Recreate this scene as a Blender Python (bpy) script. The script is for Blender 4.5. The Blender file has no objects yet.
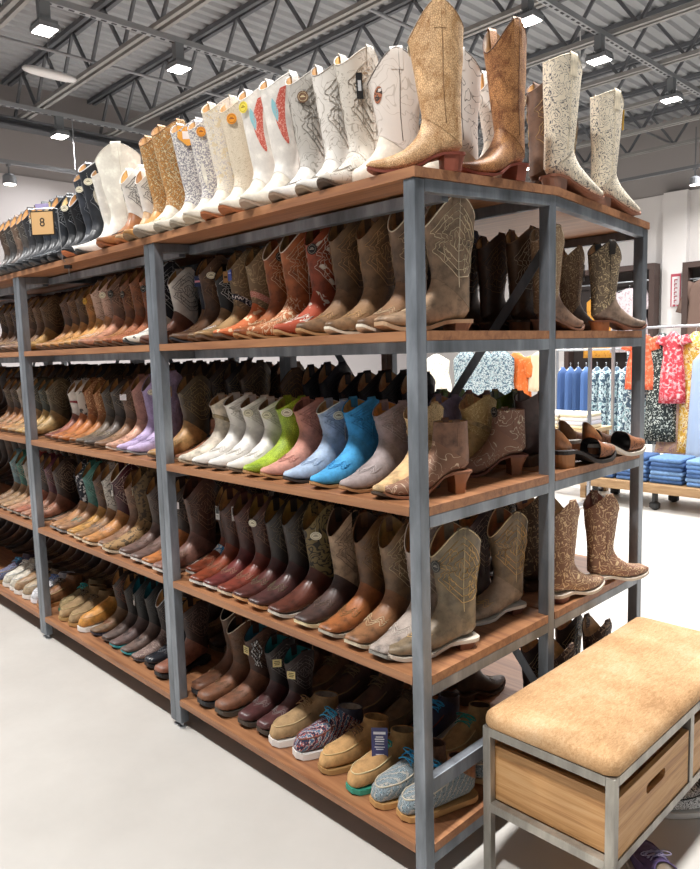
import bpy, math, random
from mathutils import Vector, Matrix
random.seed(7)
PI = math.pi
D = bpy.data
COL = bpy.context.scene.collection

# ------------------------------------------------------------------ materials
def lin(h):
    h = h.lstrip('#')
    v = [int(h[i:i+2], 16)/255 for i in (0, 2, 4)]
    return tuple(c/12.92 if c <= .04045 else ((c+.055)/1.055)**2.4 for c in v) + (1,)

MC = {}
def newmat(name):
    m = D.materials.new(name); m.use_nodes = True
    nt = m.node_tree; b = nt.nodes['Principled BSDF']
    return m, nt, b

def coords(nt, scale=(1, 1, 1), gen=False):
    tc = nt.nodes.new('ShaderNodeTexCoord'); mp = nt.nodes.new('ShaderNodeMapping')
    mp.inputs['Scale'].default_value = scale
    nt.links.new(tc.outputs['Object'], mp.inputs['Vector'])
    return mp.outputs['Vector']

def ramp(nt, fac, stops, interp='LINEAR'):
    r = nt.nodes.new('ShaderNodeValToRGB'); r.color_ramp.interpolation = interp
    el = r.color_ramp.elements
    while len(el) < len(stops): el.new(.5)
    for e, (p, c) in zip(el, stops):
        e.position = p; e.color = lin(c) if isinstance(c, str) else (c, c, c, 1)
    nt.links.new(fac, r.inputs['Fac'])
    return r.outputs['Color']

def noise(nt, vec, scale, detail=4, rough=.55, dist=0):
    n = nt.nodes.new('ShaderNodeTexNoise')
    n.inputs['Scale'].default_value = scale; n.inputs['Detail'].default_value = detail
    n.inputs['Roughness'].default_value = rough; n.inputs['Distortion'].default_value = dist
    nt.links.new(vec, n.inputs['Vector'])
    return n.outputs['Fac']

def bump(nt, b, h, strength=.2, dist=.002):
    bp = nt.nodes.new('ShaderNodeBump'); bp.inputs['Strength'].default_value = strength
    bp.inputs['Distance'].default_value = dist
    nt.links.new(h, bp.inputs['Height']); nt.links.new(bp.outputs['Normal'], b.inputs['Normal'])

def plain(c, rough=.6, metal=0, key=None):
    k = ('plain', c, rough, metal)
    if k in MC: return MC[k]
    m, nt, b = newmat('plain_' + c)
    b.inputs['Base Color'].default_value = lin(c); b.inputs['Roughness'].default_value = rough
    b.inputs['Metallic'].default_value = metal
    MC[k] = m; return m

def shade(c, f):
    h = c.lstrip('#'); return ''.join('%02x' % max(0, min(255, int(int(h[i:i+2], 16)*f))) for i in (0, 2, 4))

def leather(c, rough=.42, var=.66, sc=26):
    k = ('leather', c, rough, var, sc)
    if k in MC: return MC[k]
    m, nt, b = newmat('leather_' + c); v = coords(nt)
    n = noise(nt, v, sc, 5, .65)
    nt.links.new(ramp(nt, n, [(.3, shade(c, var)), (.52, c), (.75, shade(c, 1.14))]), b.inputs['Base Color'])
    b.inputs['Roughness'].default_value = rough
    bump(nt, b, noise(nt, v, 160, 3), .25, .001)
    MC[k] = m; return m

def suede(c): return leather(c, .88, .84, 30)

def snake(c1, c2, c3):
    k = ('snake', c1, c2)
    if k in MC: return MC[k]
    m, nt, b = newmat('snake_' + c1); v = coords(nt, (1, 1, .7))
    vo = nt.nodes.new('ShaderNodeTexVoronoi'); vo.feature = 'DISTANCE_TO_EDGE'; vo.inputs['Scale'].default_value = 210
    nt.links.new(v, vo.inputs['Vector'])
    edge = ramp(nt, vo.outputs['Distance'], [(.0, c3), (.16, 'ffffff')])
    base = ramp(nt, noise(nt, v, 16, 3, .6, 1.5), [(.35, c2), (.5, c1), (.68, shade(c1, 1.12))])
    mx = nt.nodes.new('ShaderNodeMix'); mx.data_type = 'RGBA'; mx.blend_type = 'MULTIPLY'; mx.inputs['Factor'].default_value = .8
    nt.links.new(base, mx.inputs['A']); nt.links.new(edge, mx.inputs['B'])
    nt.links.new(mx.outputs['Result'], b.inputs['Base Color'])
    b.inputs['Roughness'].default_value = .5; bump(nt, b, vo.outputs['Distance'], .6, .002)
    MC[k] = m; return m

def scroll(base, line, sc=16, w=.035, extra=None):
    """scrolling embroidery: thin contour lines of a noise field"""
    k = ('scroll', base, line, sc, w, extra)
    if k in MC: return MC[k]
    m, nt, b = newmat('embroidered_' + base); v = coords(nt)
    n = noise(nt, v, sc, 2, .5, 1.2)
    mt = nt.nodes.new('ShaderNodeMath'); mt.operation = 'MULTIPLY'; mt.inputs[1].default_value = 7
    nt.links.new(n, mt.inputs[0])
    fr = nt.nodes.new('ShaderNodeMath'); fr.operation = 'FRACT'; nt.links.new(mt.outputs[0], fr.inputs[0])
    col = ramp(nt, fr.outputs[0], [(0, line), (w*4, line), (w*4+.05, base), (1, base)])
    if extra:
        n2 = noise(nt, v, sc*1.3, 2)
        m2 = ramp(nt, n2, [(.56, 0.), (.6, 1.)])
        mx = nt.nodes.new('ShaderNodeMix'); mx.data_type = 'RGBA'; mx.inputs['B'].default_value = lin(extra)
        nt.links.new(m2, mx.inputs['Factor']); nt.links.new(col, mx.inputs['A']); col = mx.outputs['Result']
    nt.links.new(col, b.inputs['Base Color']); b.inputs['Roughness'].default_value = .6
    MC[k] = m; return m

def spots(base, c2, c3=None, sc=40, thr=.5):
    k = ('spots', base, c2, c3, sc, thr)
    if k in MC: return MC[k]
    m, nt, b = newmat('printed_' + base); v = coords(nt)
    n = noise(nt, v, sc, 2, .5, .6)
    st = [(thr-.02, base), (thr+.02, c2)] + ([(thr+.12, c3)] if c3 else [])
    nt.links.new(ramp(nt, n, st, 'CONSTANT' if c3 else 'LINEAR'), b.inputs['Base Color'])
    b.inputs['Roughness'].default_value = .7
    MC[k] = m; return m

def stripes(cols, sc=60, axis='Z'):
    k = ('stripes', tuple(cols), sc)
    if k in MC: return MC[k]
    m, nt, b = newmat('woven_' + cols[0]); v = coords(nt)
    w = nt.nodes.new('ShaderNodeTexWave'); w.inputs['Scale'].default_value = sc; w.inputs['Distortion'].default_value = 3
    w.inputs['Detail Scale'].default_value = 5; w.bands_direction = 'DIAGONAL'
    nt.links.new(v, w.inputs['Vector'])
    n = len(cols)
    nt.links.new(ramp(nt, w.outputs['Fac'], [(i/n, c) for i, c in enumerate(cols)], 'CONSTANT'), b.inputs['Base Color'])
    b.inputs['Roughness'].default_value = .8
    MC[k] = m; return m

def wood(c1, c2, c3, sc=(1.2, 22, 22), rough=.45, name='wood'):
    k = ('wood', c1, sc)
    if k in MC: return MC[k]
    m, nt, b = newmat(name); v = coords(nt, sc)
    n = noise(nt, v, 1.6, 6, .62, .8)
    nt.links.new(ramp(nt, n, [(.28, c2), (.5, c1), (.72, c3)]), b.inputs['Base Color'])
    b.inputs['Roughness'].default_value = rough; bump(nt, b, n, .12, .002)
    MC[k] = m; return m

def steel(name, c, sc=9):
    m, nt, b = newmat(name); v = coords(nt, (1, 1, .25))
    n = noise(nt, v, sc, 5, .6)
    nt.links.new(ramp(nt, n, [(.3, shade(c, .75)), (.5, c), (.72, shade(c, 1.3))]), b.inputs['Base Color'])
    b.inputs['Metallic'].default_value = .55; b.inputs['Roughness'].default_value = .42
    return m

def emit(c, s):
    m, nt, b = newmat('lamp_glow'); b.inputs['Base Color'].default_value = lin(c)
    b.inputs['Emission Color'].default_value = lin(c); b.inputs['Emission Strength'].default_value = s
    return m

STEEL = steel('raw_steel', '82888f')
BENCH_STEEL = steel('bench_steel', '9a968e')
SHELF_WOOD = wood('9a6a48', '764c34', 'ae7c56', name='shelf_wood')
CRATE_WOOD = wood('cc9a62', 'a06c3c', 'dbb180', (1.6, 1.6, 34), .55, 'crate_wood')
CRATE_WOOD_L = wood('cc9a63', 'a06c3d', 'dbb181', (1.6, 1.6, 34.5), .55, 'crate_wood_long')

# ------------------------------------------------------------------ mesh helpers
class MB:
    def __init__(s): s.v = []; s.f = []
    def add(s, vs, fs):
        o = len(s.v); s.v += [tuple(p) for p in vs]; s.f += [tuple(o+i for i in f) for f in fs]; return s
    def box(s, x0, x1, y0, y1, z0, z1):
        return s.add([(x0, y0, z0), (x1, y0, z0), (x1, y1, z0), (x0, y1, z0), (x0, y0, z1), (x1, y0, z1), (x1, y1, z1), (x0, y1, z1)],
                     [(3, 2, 1, 0), (4, 5, 6, 7), (0, 1, 5, 4), (1, 2, 6, 5), (2, 3, 7, 6), (3, 0, 4, 7)])
    def grid(s, rows, closed=True, cap0=False, cap1=False):
        n = len(rows[0]); o = len(s.v)
        for r in rows: s.v += [tuple(p) for p in r]
        for i in range(len(rows)-1):
            for j in range(n if closed else n-1):
                a = o+i*n+j; b = o+i*n+(j+1) % n
                s.f.append((a, b, b+n, a+n))
        if cap0: s.f.append(tuple(o+j for j in range(n))[::-1])
        if cap1: s.f.append(tuple(o+(len(rows)-1)*n+j for j in range(n)))
        return s
    def tube(s, pts, r, n=6, closed=False):
        pts = [Vector(p) for p in pts]; rows = []; m = len(pts)
        up = Vector((0, 0, 1))
        for i, p in enumerate(pts):
            if closed: d = pts[(i+1) % m]-pts[i-1]
            else: d = pts[min(i+1, m-1)]-pts[max(i-1, 0)]
            if d.length < 1e-9: d = Vector((1, 0, 0))
            d.normalize()
            a = d.cross(up)
            if a.length < .05: a = d.cross(Vector((1, 0, 0)))
            a.normalize(); c = d.cross(a)
            rows.append([p+a*(r*math.cos(2*PI*k/n))+c*(r*math.sin(2*PI*k/n)) for k in range(n)])
        if closed: rows.append(rows[0]); return s.grid(rows)
        return s.grid(rows, True, True, True)
    def bar(s, a, b, w, h, up=(0, 0, 1)):
        a = Vector(a); b = Vector(b); d = (b-a).normalized(); u = Vector(up)
        sd = d.cross(u).normalized(); uu = sd.cross(d)
        q = [sd*w/2+uu*h/2, -sd*w/2+uu*h/2, -sd*w/2-uu*h/2, sd*w/2-uu*h/2]
        return s.grid([[a+k for k in q], [b+k for k in q]], True, True, True)
    def lathe(s, prof, cx=0, cy=0, n=20):
        rows = [[(cx+r*math.cos(2*PI*k/n), cy+r*math.sin(2*PI*k/n), z) for k in range(n)] for r, z in prof]
        return s.grid(rows, True, True, True)
    def prism(s, poly, z0, z1, ax='z'):
        n = len(poly)
        def P(a, b, c): return (a, b, c) if ax == 'z' else ((c, a, b) if ax == 'x' else (a, c, b))
        return s.grid([[P(x, y, z0) for x, y in poly], [P(x, y, z1) for x, y in poly]], True, True, True)
    def mesh(s, name, mat=None, smooth=False, ang=.7):
        me = D.meshes.new(name); me.from_pydata(s.v, [], s.f); me.validate()
        me.materials.append(mat)
        if smooth:
            for p in me.polygons: p.use_smooth = True
        me.update()
        return me

def link(name, data, parent=None, loc=(0, 0, 0)):
    o = D.objects.new(name, data); COL.objects.link(o); o.location = loc
    if parent is not None: o.parent = parent
    return o
def part(name, mb, mat, parent, smooth=False, bevel=0):
    o = link(name, mb.mesh(name, mat, smooth), parent)
    if bevel:
        b = o.modifiers.new('bevel', 'BEVEL'); b.width = bevel; b.segments = 2; b.limit_method = 'ANGLE'
    return o
def thing(name, label, cat, loc=(0, 0, 0), rz=0, group=None):
    o = link(name, None, None, loc); o.rotation_euler = (0, 0, rz); o.empty_display_size = .05
    o['label'] = label; o['category'] = cat
    if group: o['group'] = group
    return o
def tag(o, label, cat, group=None, kind=None):
    o['label'] = label; o['category'] = cat
    if group: o['group'] = group
    if kind: o['kind'] = kind
    return o
def struct(name, mb, mat, smooth=False):
    o = part(name, mb, mat, None, smooth); o['kind'] = 'structure'; return o
ORD = ['', 'first', 'second', 'third', 'fourth', 'fifth', 'sixth', 'seventh', 'eighth', 'ninth', 'tenth', 'eleventh', 'twelfth',
       'thirteenth', 'fourteenth', 'fifteenth', 'sixteenth', 'seventeenth', 'eighteenth', 'nineteenth', 'twentieth', 'twenty-first',
       'twenty-second', 'twenty-third', 'twenty-fourth', 'twenty-fifth', 'twenty-sixth', 'twenty-seventh', 'twenty-eighth', 'twenty-ninth', 'thirtieth']

# ------------------------------------------------------------------ footwear
def sm(a, b, x):
    t = max(0, min(1, (x-a)/(b-a))); return t*t*(3-2*t)

WEST = [(.300, .030, .299, .038, 0), (.290, .023, .288, .044, 1), (.265, .014, .260, .047, 2), (.225, .010, .220, .057, 3), (.185, .011, .188, .069, 4),
        (.140, .018, .162, .088, 5), (.098, .034, .141, .107, 6), (.055, .045, .130, .127, 7), (.018, .048, .125, .143, 8), (.001, .066, .122, .156, 9), (.001, .098, .121, .170, 10)]
WW = {'point': [.007, .017, .028, .040, .045, .043, .038, .036, .035, .036, .037],
      'square': [.026, .033, .038, .044, .047, .044, .039, .036, .035, .036, .037],
      'round': [.020, .033, .041, .046, .048, .046, .042, .038, .037, .038, .039]}
FLAT = [(.285, .024, .285, .036, 0), (.273, .020, .271, .054, 1), (.246, .020, .243, .066, 2), (.206, .020, .203, .074, 3), (.166, .020, .170, .086, 4),
        (.122, .020, .142, .097, 5), (.072, .021, .122, .104, 6), (.027, .022, .110, .108, 7), (.002, .034, .104, .111, 8), (-.003, .056, .101, .113, 9)]
FW = [.017, .033, .042, .047, .047, .043, .039, .037, .036, .035]

def build_kind(H, toe='point', heel=.045, th=.008, fatz=0, flat=False, dip=.045, topx=0, topw=.045, heelw=1, stitch=True, lean=0, straight=False, nsh=8, cut=9):
    NS = 24
    base = FLAT if flat else WEST
    ws = FW if flat else WW[toe]
    def warp(x, z):
        if flat: return z + (th-.018)
        return z + (heel-.045)*(1-sm(.07, .19, x)) + (th-.008)
    rings = []
    for bx, bz, fx, fz, i in base:
        if fatz and i < 5: fz += fatz*[.6, 1, 1, .7, .3][i]
        rings.append((bx, warp(bx, bz), fx, warp(fx, fz), ws[i], 1-sm(4, 9, i)))
    nf = len(rings)
    b0 = rings[-1]
    for k in range(1, nsh+1):
        s = k/nsh
        if flat:
            rings.append((b0[0]+.001*s, b0[1]+(H*.86-b0[1])*s, b0[2]-.006*s, b0[3]+(H-b0[3])*s, b0[4]-.001*s, 0))
        else:
            fxe = .116 if straight else .146+topx
            bxe = .006 if straight else -.018
            e = s if straight else s**.8
            bend = 0 if straight else .006*math.sin(PI*min(1, s*1.6))
            rings.append((b0[0]+(bxe-b0[0])*e+bend-lean*s, b0[1]+(H-b0[1])*s, b0[2]+(fxe-b0[2])*e-lean*s, b0[3]+(H-b0[3])*s, b0[4]+(topw-b0[4])*s, 0))
    def pt(r, phi, off=0):
        r = max(0, min(len(rings)-1.0001, r)); i = int(r); f = r-i
        a = rings[i]; b = rings[i+1]
        bx, bz, fx, fz, w, fl = [a[k]*(1-f)+b[k]*f for k in range(6)]
        c = math.cos(phi); s = math.sin(phi)
        if c < 0: c = -abs(c)**(1-.55*fl)
        s2 = math.copysign(abs(s)**(1-.3*fl), s)
        ss = max(0, (r-(nf-1))/nsh)
        dz = 0
        if not flat and not straight:
            dz = -(dip*max(0, math.cos(phi))**1.6+dip*.7*max(0, -math.cos(phi))**1.6)*ss**2
        cx, cz = (bx+fx)/2, (bz+fz)/2; hx, hz = (fx-bx)/2, (fz-bz)/2
        L = math.hypot(hx, hz) or 1
        kk = 1+off/L
        return Vector((cx+hx*c*kk, (w+off)*s2, cz+hz*c*kk+dz))
    out = {}
    ph = [2*PI*j/NS for j in range(NS)]
    m = MB(); rows = [[pt(i, p) for p in ph] for i in range(cut+1 if not flat else nf)]
    tip = sum(rows[0], Vector())/NS
    rows.insert(0, [tip+(p-tip)*.35+Vector((.002, 0, 0)) for p in rows[0]])
    m.grid(rows, True, True, False)
    out['foot'] = m
    m = MB(); m.grid([[pt(i, p, .0012) for p in ph] for i in (range(cut, nf-1) if not flat else ())] + [[pt(nf-1+.999*k, p, .0012) for p in ph] for k in range(nsh)] + [[pt(nf-1+nsh, p, .0012) for p in ph]]); out['shaft'] = m
    m = MB(); dep = nsh*(.9 if flat else .35)
    m.grid([[pt(nf-1+nsh-dep*k/3, p, -.0025-.004*(k == 3)) for p in ph] for k in range(4)], True, False, True); out['lining'] = m
    # piping
    m = MB(); m.tube([pt(nf-1+nsh, 2*PI*j/36, 0) for j in range(36)], .0022, 5, True)
    if not flat:
        for sg in (1, -1):
            m.tube([pt(nf-1+nsh*k/8, sg*PI/2*1.05, .0012) for k in range(9)], .0015, 4)
    out['piping'] = m
    # pull straps
    if not flat:
        for sg in (1, -1):
            m = MB()
            cphi = sg*PI/2
            for dd in (0,):
                rows = []
                for r, off in ((nsh-nsh*.22, .003), (nsh*.93, .003), (nsh, .0035)):
                    rows.append([pt(nf-1+r, cphi+q, off) for q in (-.22, .22)])
                rows.append([p+Vector((0, -sg*.004, .010)) for p in rows[-1]])
                rows.append([pt(nf-1+nsh, cphi+q, -.006)+Vector((0, 0, .0)) for q in (-.22, .22)])
                rows.append([pt(nf-1+nsh*.8, cphi+q, -.006) for q in (-.22, .22)])
                m.grid(rows, False)
            out['pull_strap#%d' % sg] = m
    # sole
    st = [.299, .292, .278, .255, .225, .19, .16, .13, .10, .07, .04, .02, .006, -.004] if not flat else [.289, .282, .268, .245, .215, .18, .15, .12, .09, .06, .035, .015, .0, -.006]
    fr = sorted((r[0], r[4], r[1]) for r in rings[:nf-1])
    def at(x, k):
        if x <= fr[0][0]: return fr[0][k]
        for a, b in zip(fr, fr[1:]):
            if a[0] <= x <= b[0]:
                f = (x-a[0])/((b[0]-a[0]) or 1); return a[k]*(1-f)+b[k]*f
        return fr[-1][k]
    def zs(x):
        if flat: return at(x, 2) if x > .25 else th+.002
        z = th+.002+(heel-th)*(1-sm(.07, .19, x)) + max(0, x-.24)**2*5.2
        return z
    mg = .005
    def hw(x):
        w = at(x, 1)
        x1 = fr[-1][0]
        if x > .25: w = min(w, 1)
        if not flat and .06 < x < .15: w -= .010*math.sin(PI*(x-.06)/.09)
        if x < .02: w = .034*math.sqrt(max(.12, 1-((.02-x)/.027)**2))
        return w+mg
    m = MB(); rows = []
    for x in st:
        w = hw(x); z = zs(x)
        if x == st[0]: w *= .86
        rows.append([(x, -w, z), (x, w, z), (x, w*.985, z-th), (x, -w*.985, z-th)])
    m.grid(rows, True, True, True)
    out['sole'] = m
    if not flat:
        m = MB(); rows = []
        hl = zs(0)-th
        outl = []
        for k in range(9):
            a = PI/2+PI*k/8; outl.append((.030+.036*math.cos(a), .036*math.sin(a)))
        outl += [(.066, -.034), (.066, .034)]
        for t, sc, sh in ((0, .80*heelw, .006), (.06, .82*heelw, .006), (.5, .88*heelw+.02, .004), (1, 1, 0)):
            rows.append([((x-.034)*sc+.034+sh, y*(sc*.5+.5), hl*t) for x, y in outl])
        m.grid(rows, True, True, True); out['heel'] = m
    # stitching
    if stitch and not flat:
        r0 = nf-1
        for sg in (1, -1):
            m = MB()
            for k in range(4):
                A = (62, 47, 33, 18)[k]; t0 = (.10, .18, .27, .38)[k]; t1 = (.90, .82, .74, .64)[k]
                for side in (1, -1):
                    pts = []
                    for i in range(25):
                        s = i/24
                        a = A*(math.sin(PI*s)**.55)*(1-.28*math.cos(4*PI*s)-.10*math.sin(13*PI*s+k))
                        pts.append(pt(r0+nsh*(t0+(t1-t0)*s), sg*math.radians(90+side*a), .0022))
                    m.tube(pts, .0011, 3)
            for (cp, ct, rr_) in ((90, .5, 9), (62, .30, 8), (118, .30, 8), (66, .72, 8), (114, .72, 8)):
                m.tube([pt(r0+nsh*(ct+.075*math.sin(2*PI*i/16)*(1+.5*math.cos(6*PI*i/16))), sg*math.radians(cp+rr_*math.cos(2*PI*i/16)*(1+.5*math.cos(6*PI*i/16))), .0022) for i in range(16)], .001, 3, True)
            out['stitching#%d' % sg] = m
        m = MB()
        for k in range(3):
            for j in range(1):
                pts = []
                for i in range(15):
                    q = -1+2*i/14
                    pts.append(pt(3.2+k*.35+.9*abs(q)**1.3-.35*math.cos(q*PI*2.5), q*1.0, .0012))
                m.tube(pts, .001, 3)
        out['toe_stitching'] = m
    if flat:
        m = MB()
        pts = [pt(5.2-4.2*math.sin(PI*i/30)**.7, math.radians(62)*math.cos(PI*i/30), .001) for i in range(31)]
        m.tube(pts, .0022, 5)
        out['apron_seam'] = m
        m = MB()
        for k in range(3):
            r = 4.6+k*.8
            m.tube([pt(r, q*.55, .003+.004*(1-q*q)) for q in (-1, -.5, 0, .5, 1)], .0018, 5)
            m.tube([pt(r+q*.4, q*.5, .006+.003*(1-q*q)) for q in (-1, -.5, 0, .5, 1)], .0018, 5)
        c = pt(5.6, 0, .010)
        for sg in (1, -1):
            m.tube([c+Vector((.010*math.sin(a)*.9, sg*(.022-.022*math.cos(a)), .007*math.sin(a/2)-.010*(1-math.cos(a))*.5)) for a in [i*2*PI/12 for i in range(13)]], .0016, 5)
            m.tube([c+Vector((.02*s+.006*math.sin(6*s), sg*.030*s, .003-.018*s*s)) for s in [i/6 for i in range(7)]], .0016, 5)
        out['laces'] = m
    meta = dict(pt=pt, nf=nf, nsh=nsh, H=H)
    return out, meta

KINDS = {}
def defkind(name, **kw):
    parts, meta = build_kind(**kw)
    KINDS[name] = ({k: v.mesh(k.split('#')[0], None, k not in ('sole', 'heel')) for k, v in parts.items()}, meta)
defkind('tall', H=.385, toe='point', dip=.085, topw=.048)
defkind('broad', H=.430, toe='point', dip=.058, topw=.054, topx=.014, cut=7)
defkind('tall12', H=.350, toe='point', dip=.078)
defkind('square', H=.380, toe='square', heel=.032, th=.011, dip=.088, topw=.048)
defkind('short', H=.268, toe='point', heel=.040, dip=.042, topw=.043)
defkind('mega', H=.480, toe='point', heel=.052, topx=.006, topw=.052, stitch=False, dip=.10)
defkind('laceboot', H=.43, toe='point', heel=.045, stitch=False)
defkind('ankle', H=.228, toe='point', heel=.070, straight=True, stitch=False, topw=.040, heelw=.75)
defkind('work', H=.340, toe='round', heel=.030, th=.020, fatz=.012, dip=.05)
defkind('moc', H=.122, flat=True, th=.014)
defkind('sneaker', H=.116, flat=True, th=.019)
# clog: toe upper, strap, footbed and heel
def clog():
    parts, meta = build_kind(.3, 'round', .045, .010, stitch=False)
    pt = meta['pt']; NS = 24; ph = [2*PI*j/NS for j in range(NS)]
    m = MB(); m.grid([[pt(i*.99, p) for p in ph] for i in range(5)], True, True, False)
    for r in (4.0, 4.6):
        pass
    o = {'foot': m}
    m = MB(); m.grid([[pt(4-.9*k, p, -.003) for p in ph] for k in range(3)], True, False, True); o['lining'] = m
    m = MB()
    rows = []
    for i in range(13):
        a = PI*i/12
        x = .045-.050*math.sin(a); y = .037*math.cos(a)
        z0 = .05; h = .045*math.sin(a)+.012
        rows.append([(x, y, z0), (x-.001, y*1.02, z0+h), (x+.003*math.sin(a), y*.93, z0+h), (x+.003*math.sin(a), y*.93, z0)])
    m.grid(rows, True, True, True); o['heel_cup'] = m
    o['sole'] = parts['sole']; o['heel'] = parts['heel']
    return o, meta
c_, m_ = clog()
KINDS['clog'] = ({k: v.mesh(k, None, k not in ('sole', 'heel')) for k, v in c_.items()}, m_)

BN = {'broad': 'cowboy_boot', 'tall': 'cowboy_boot', 'tall12': 'cowboy_boot', 'square': 'cowboy_boot', 'short': 'western_bootie', 'mega': 'cowboy_boot', 'laceboot': 'cowboy_boot',
      'ankle': 'ankle_boot', 'work': 'work_boot', 'moc': 'chukka_shoe', 'sneaker': 'sneaker', 'clog': 'clog'}
BCAT = {'clog': 'shoe', 'moc': 'shoe', 'sneaker': 'shoe'}
TAN = leather('c79a62', .7)
TAGM = {}
def tagmesh(kind):
    """flat hang tags: local x across, z up, y normal; each returns list of (name, mesh, mat)"""
    if kind in TAGM: return TAGM[kind]
    ext = []
    m = MB()
    def rect(mb, w, h, t=.001, cx=0, cz=0, y=0): mb.box(cx-w/2, cx+w/2, y-t/2, y+t/2, cz-h/2, cz+h/2)
    if kind in ('ivory', 'yellow', 'orange', 'gold', 'black_disc', 'brown_disc'):
        a, b = (.021, .015) if kind == 'ivory' else (.018, .018)
        poly = [(a*math.cos(2*PI*i/24), b*math.sin(2*PI*i/24)) for i in range(24)]
        m.prism(poly, -.0007, .0007, 'y'); c = {'ivory': 'efe8cf', 'yellow': 'e8d44c', 'orange': 'e0901f', 'gold': 'd8a93c', 'black_disc': '1c1a1a', 'brown_disc': '6a4a30'}[kind]
        mm = MB(); mm.tube([(a*.75*math.cos(2*PI*i/20), .0012, b*.75*math.sin(2*PI*i/20)) for i in range(20)], .0006, 3, True)
        mm.box(-a*.45, a*.45, .0008, .0013, -.0012, .0012); mm.box(-a*.25, a*.25, .0008, .0013, .003, .0048)
        ext.append(('print', mm, plain({'yellow': '8a6a10', 'orange': '7a3208', 'black_disc': 'b9b4a8', 'brown_disc': 'd9c9a0'}.get(kind, '7d6a45'), .6)))
        mat = plain(c, .5)
    elif kind == 'cream_rect':
        rect(m, .040, .036); mat = plain('e9d79a', .6); mm = MB()
        for k, w in enumerate((.024, .028, .022)): rect(mm, w, .0035, .0006, 0, .009-.008*k, .0009)
        ext.append(('print', mm, plain('6a5420', .7)))
    elif kind == 'white_long':
        rect(m, .026, .062); mat = plain('eceae6', .5); mm = MB(); rect(mm, .020, .030, .0006, 0, .012, .0009)
        ext.append(('print', mm, plain('1a1e22', .4)))
        m2 = MB()
        for k, w in enumerate((.016, .012)): rect(m2, w, .002, .0006, 0, -.012-.006*k, .0009)
        ext.append(('fine_print', m2, plain('777777', .6)))
    elif kind == 'black_long':
        rect(m, .020, .075); mat = plain('1b1d1f', .4); mm = MB(); rect(mm, .010, .030, .0006, 0, .0, .0009); ext.append(('print', mm, plain('b8bcc0', .5)))
    elif kind == 'navy_long':
        rect(m, .048, .070); mat = plain('3a3c6e', .5); mm = MB()
        for k, (w, h) in enumerate(((.036, .006), (.022, .0025), (.028, .0025), (.026, .0025), (.026, .0015), (.030, .002), (.022, .002), (.024, .0016))):
            rect(mm, w, h, .0006, 0, (.023, .014, .009, .004, -.002, -.009, -.014, -.026)[k], .0009)
        ext.append(('print', mm, plain('e8e8ee', .6)))
    elif kind == 'flag':
        rect(m, .052, .046); mat = plain('1f2f5c', .5); mm = MB(); rect(mm, .046, .009, .0006, 0, .0, .0009); ext.append(('pink_stripe', mm, plain('e8a0b0', .6)))
    elif kind == 'tan_card':
        rect(m, .022, .050); mat = plain('b98f5c', .6); mm = MB(); rect(mm, .014, .010, .0006, 0, .0, .0009); ext.append(('print', mm, plain('5b3c20', .6)))
    elif kind == 'blue_card':
        rect(m, .022, .044); mat = plain('4a5aa8', .5); mm = MB(); rect(mm, .014, .004, .0006, 0, .008, .0009); ext.append(('print', mm, plain('d9dcef', .6)))
    elif kind == 'white_card':
        rect(m, .046, .032); mat = plain('f3eef0', .5)
    elif kind == 'orange_card':
        poly = [(-.035, .03), (.03, .04), (.035, -.005), (.0, -.035), (-.02, -.03)]
        m.prism(poly, -.0007, .0007, 'y'); mat = plain('e8a03a', .5)
        mm = MB(); rect(mm, .030, .028, .0006, 0, .004, .0009); ext.append(('print', mm, plain('f2e6e0', .5)))
    elif kind == 'yellow_strip':
        rect(m, .014, .075); mat = plain('e3bb4a', .6)
    TAGM[kind] = (m.mesh('hang_tag', mat), [(n, mb.mesh(n, mt)) for n, mb, mt in ext])
    return TAGM[kind]

def addtag(root, kind, meta, phi=35, t=.72):
    pt = meta['pt']; r = meta['nf']-1+meta['nsh']*t; p = math.radians(phi)
    if meta['nf'] == 10: r = 5.6; t = -1
    c = pt(r, p, .006); nrm = (pt(r, p, .02)-pt(r, p, 0)); nrm.z = 0; nrm.normalize()
    me, ext = tagmesh(kind)
    if t < 0: nrm = Vector((.62, .78, 0)); c = c+Vector((.035, .030, .010))
    o = link('hang_tag', me, root); o.location = c
    if t < 0: t = .3; o.scale = (1.2, 1, 1.2)
    o.rotation_euler = (0, 0, math.atan2(nrm.y, nrm.x)-PI/2)
    for n, mm in ext:
        link(n, mm, o)
    top = pt(meta['nf']-1+meta['nsh']*min(.99, t+.2), p, .002)
    s = MB(); h = {'navy_long': .035, 'white_long': .031, 'black_long': .037}.get(kind, .015)
    s.tube([top, top*.4+(c+Vector((0, 0, h)))*.6+nrm*.004, c+Vector((0, 0, h))], .0006, 4)
    part('tag_string', s, plain('d8d2c2', .7), root)
    return o

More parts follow.
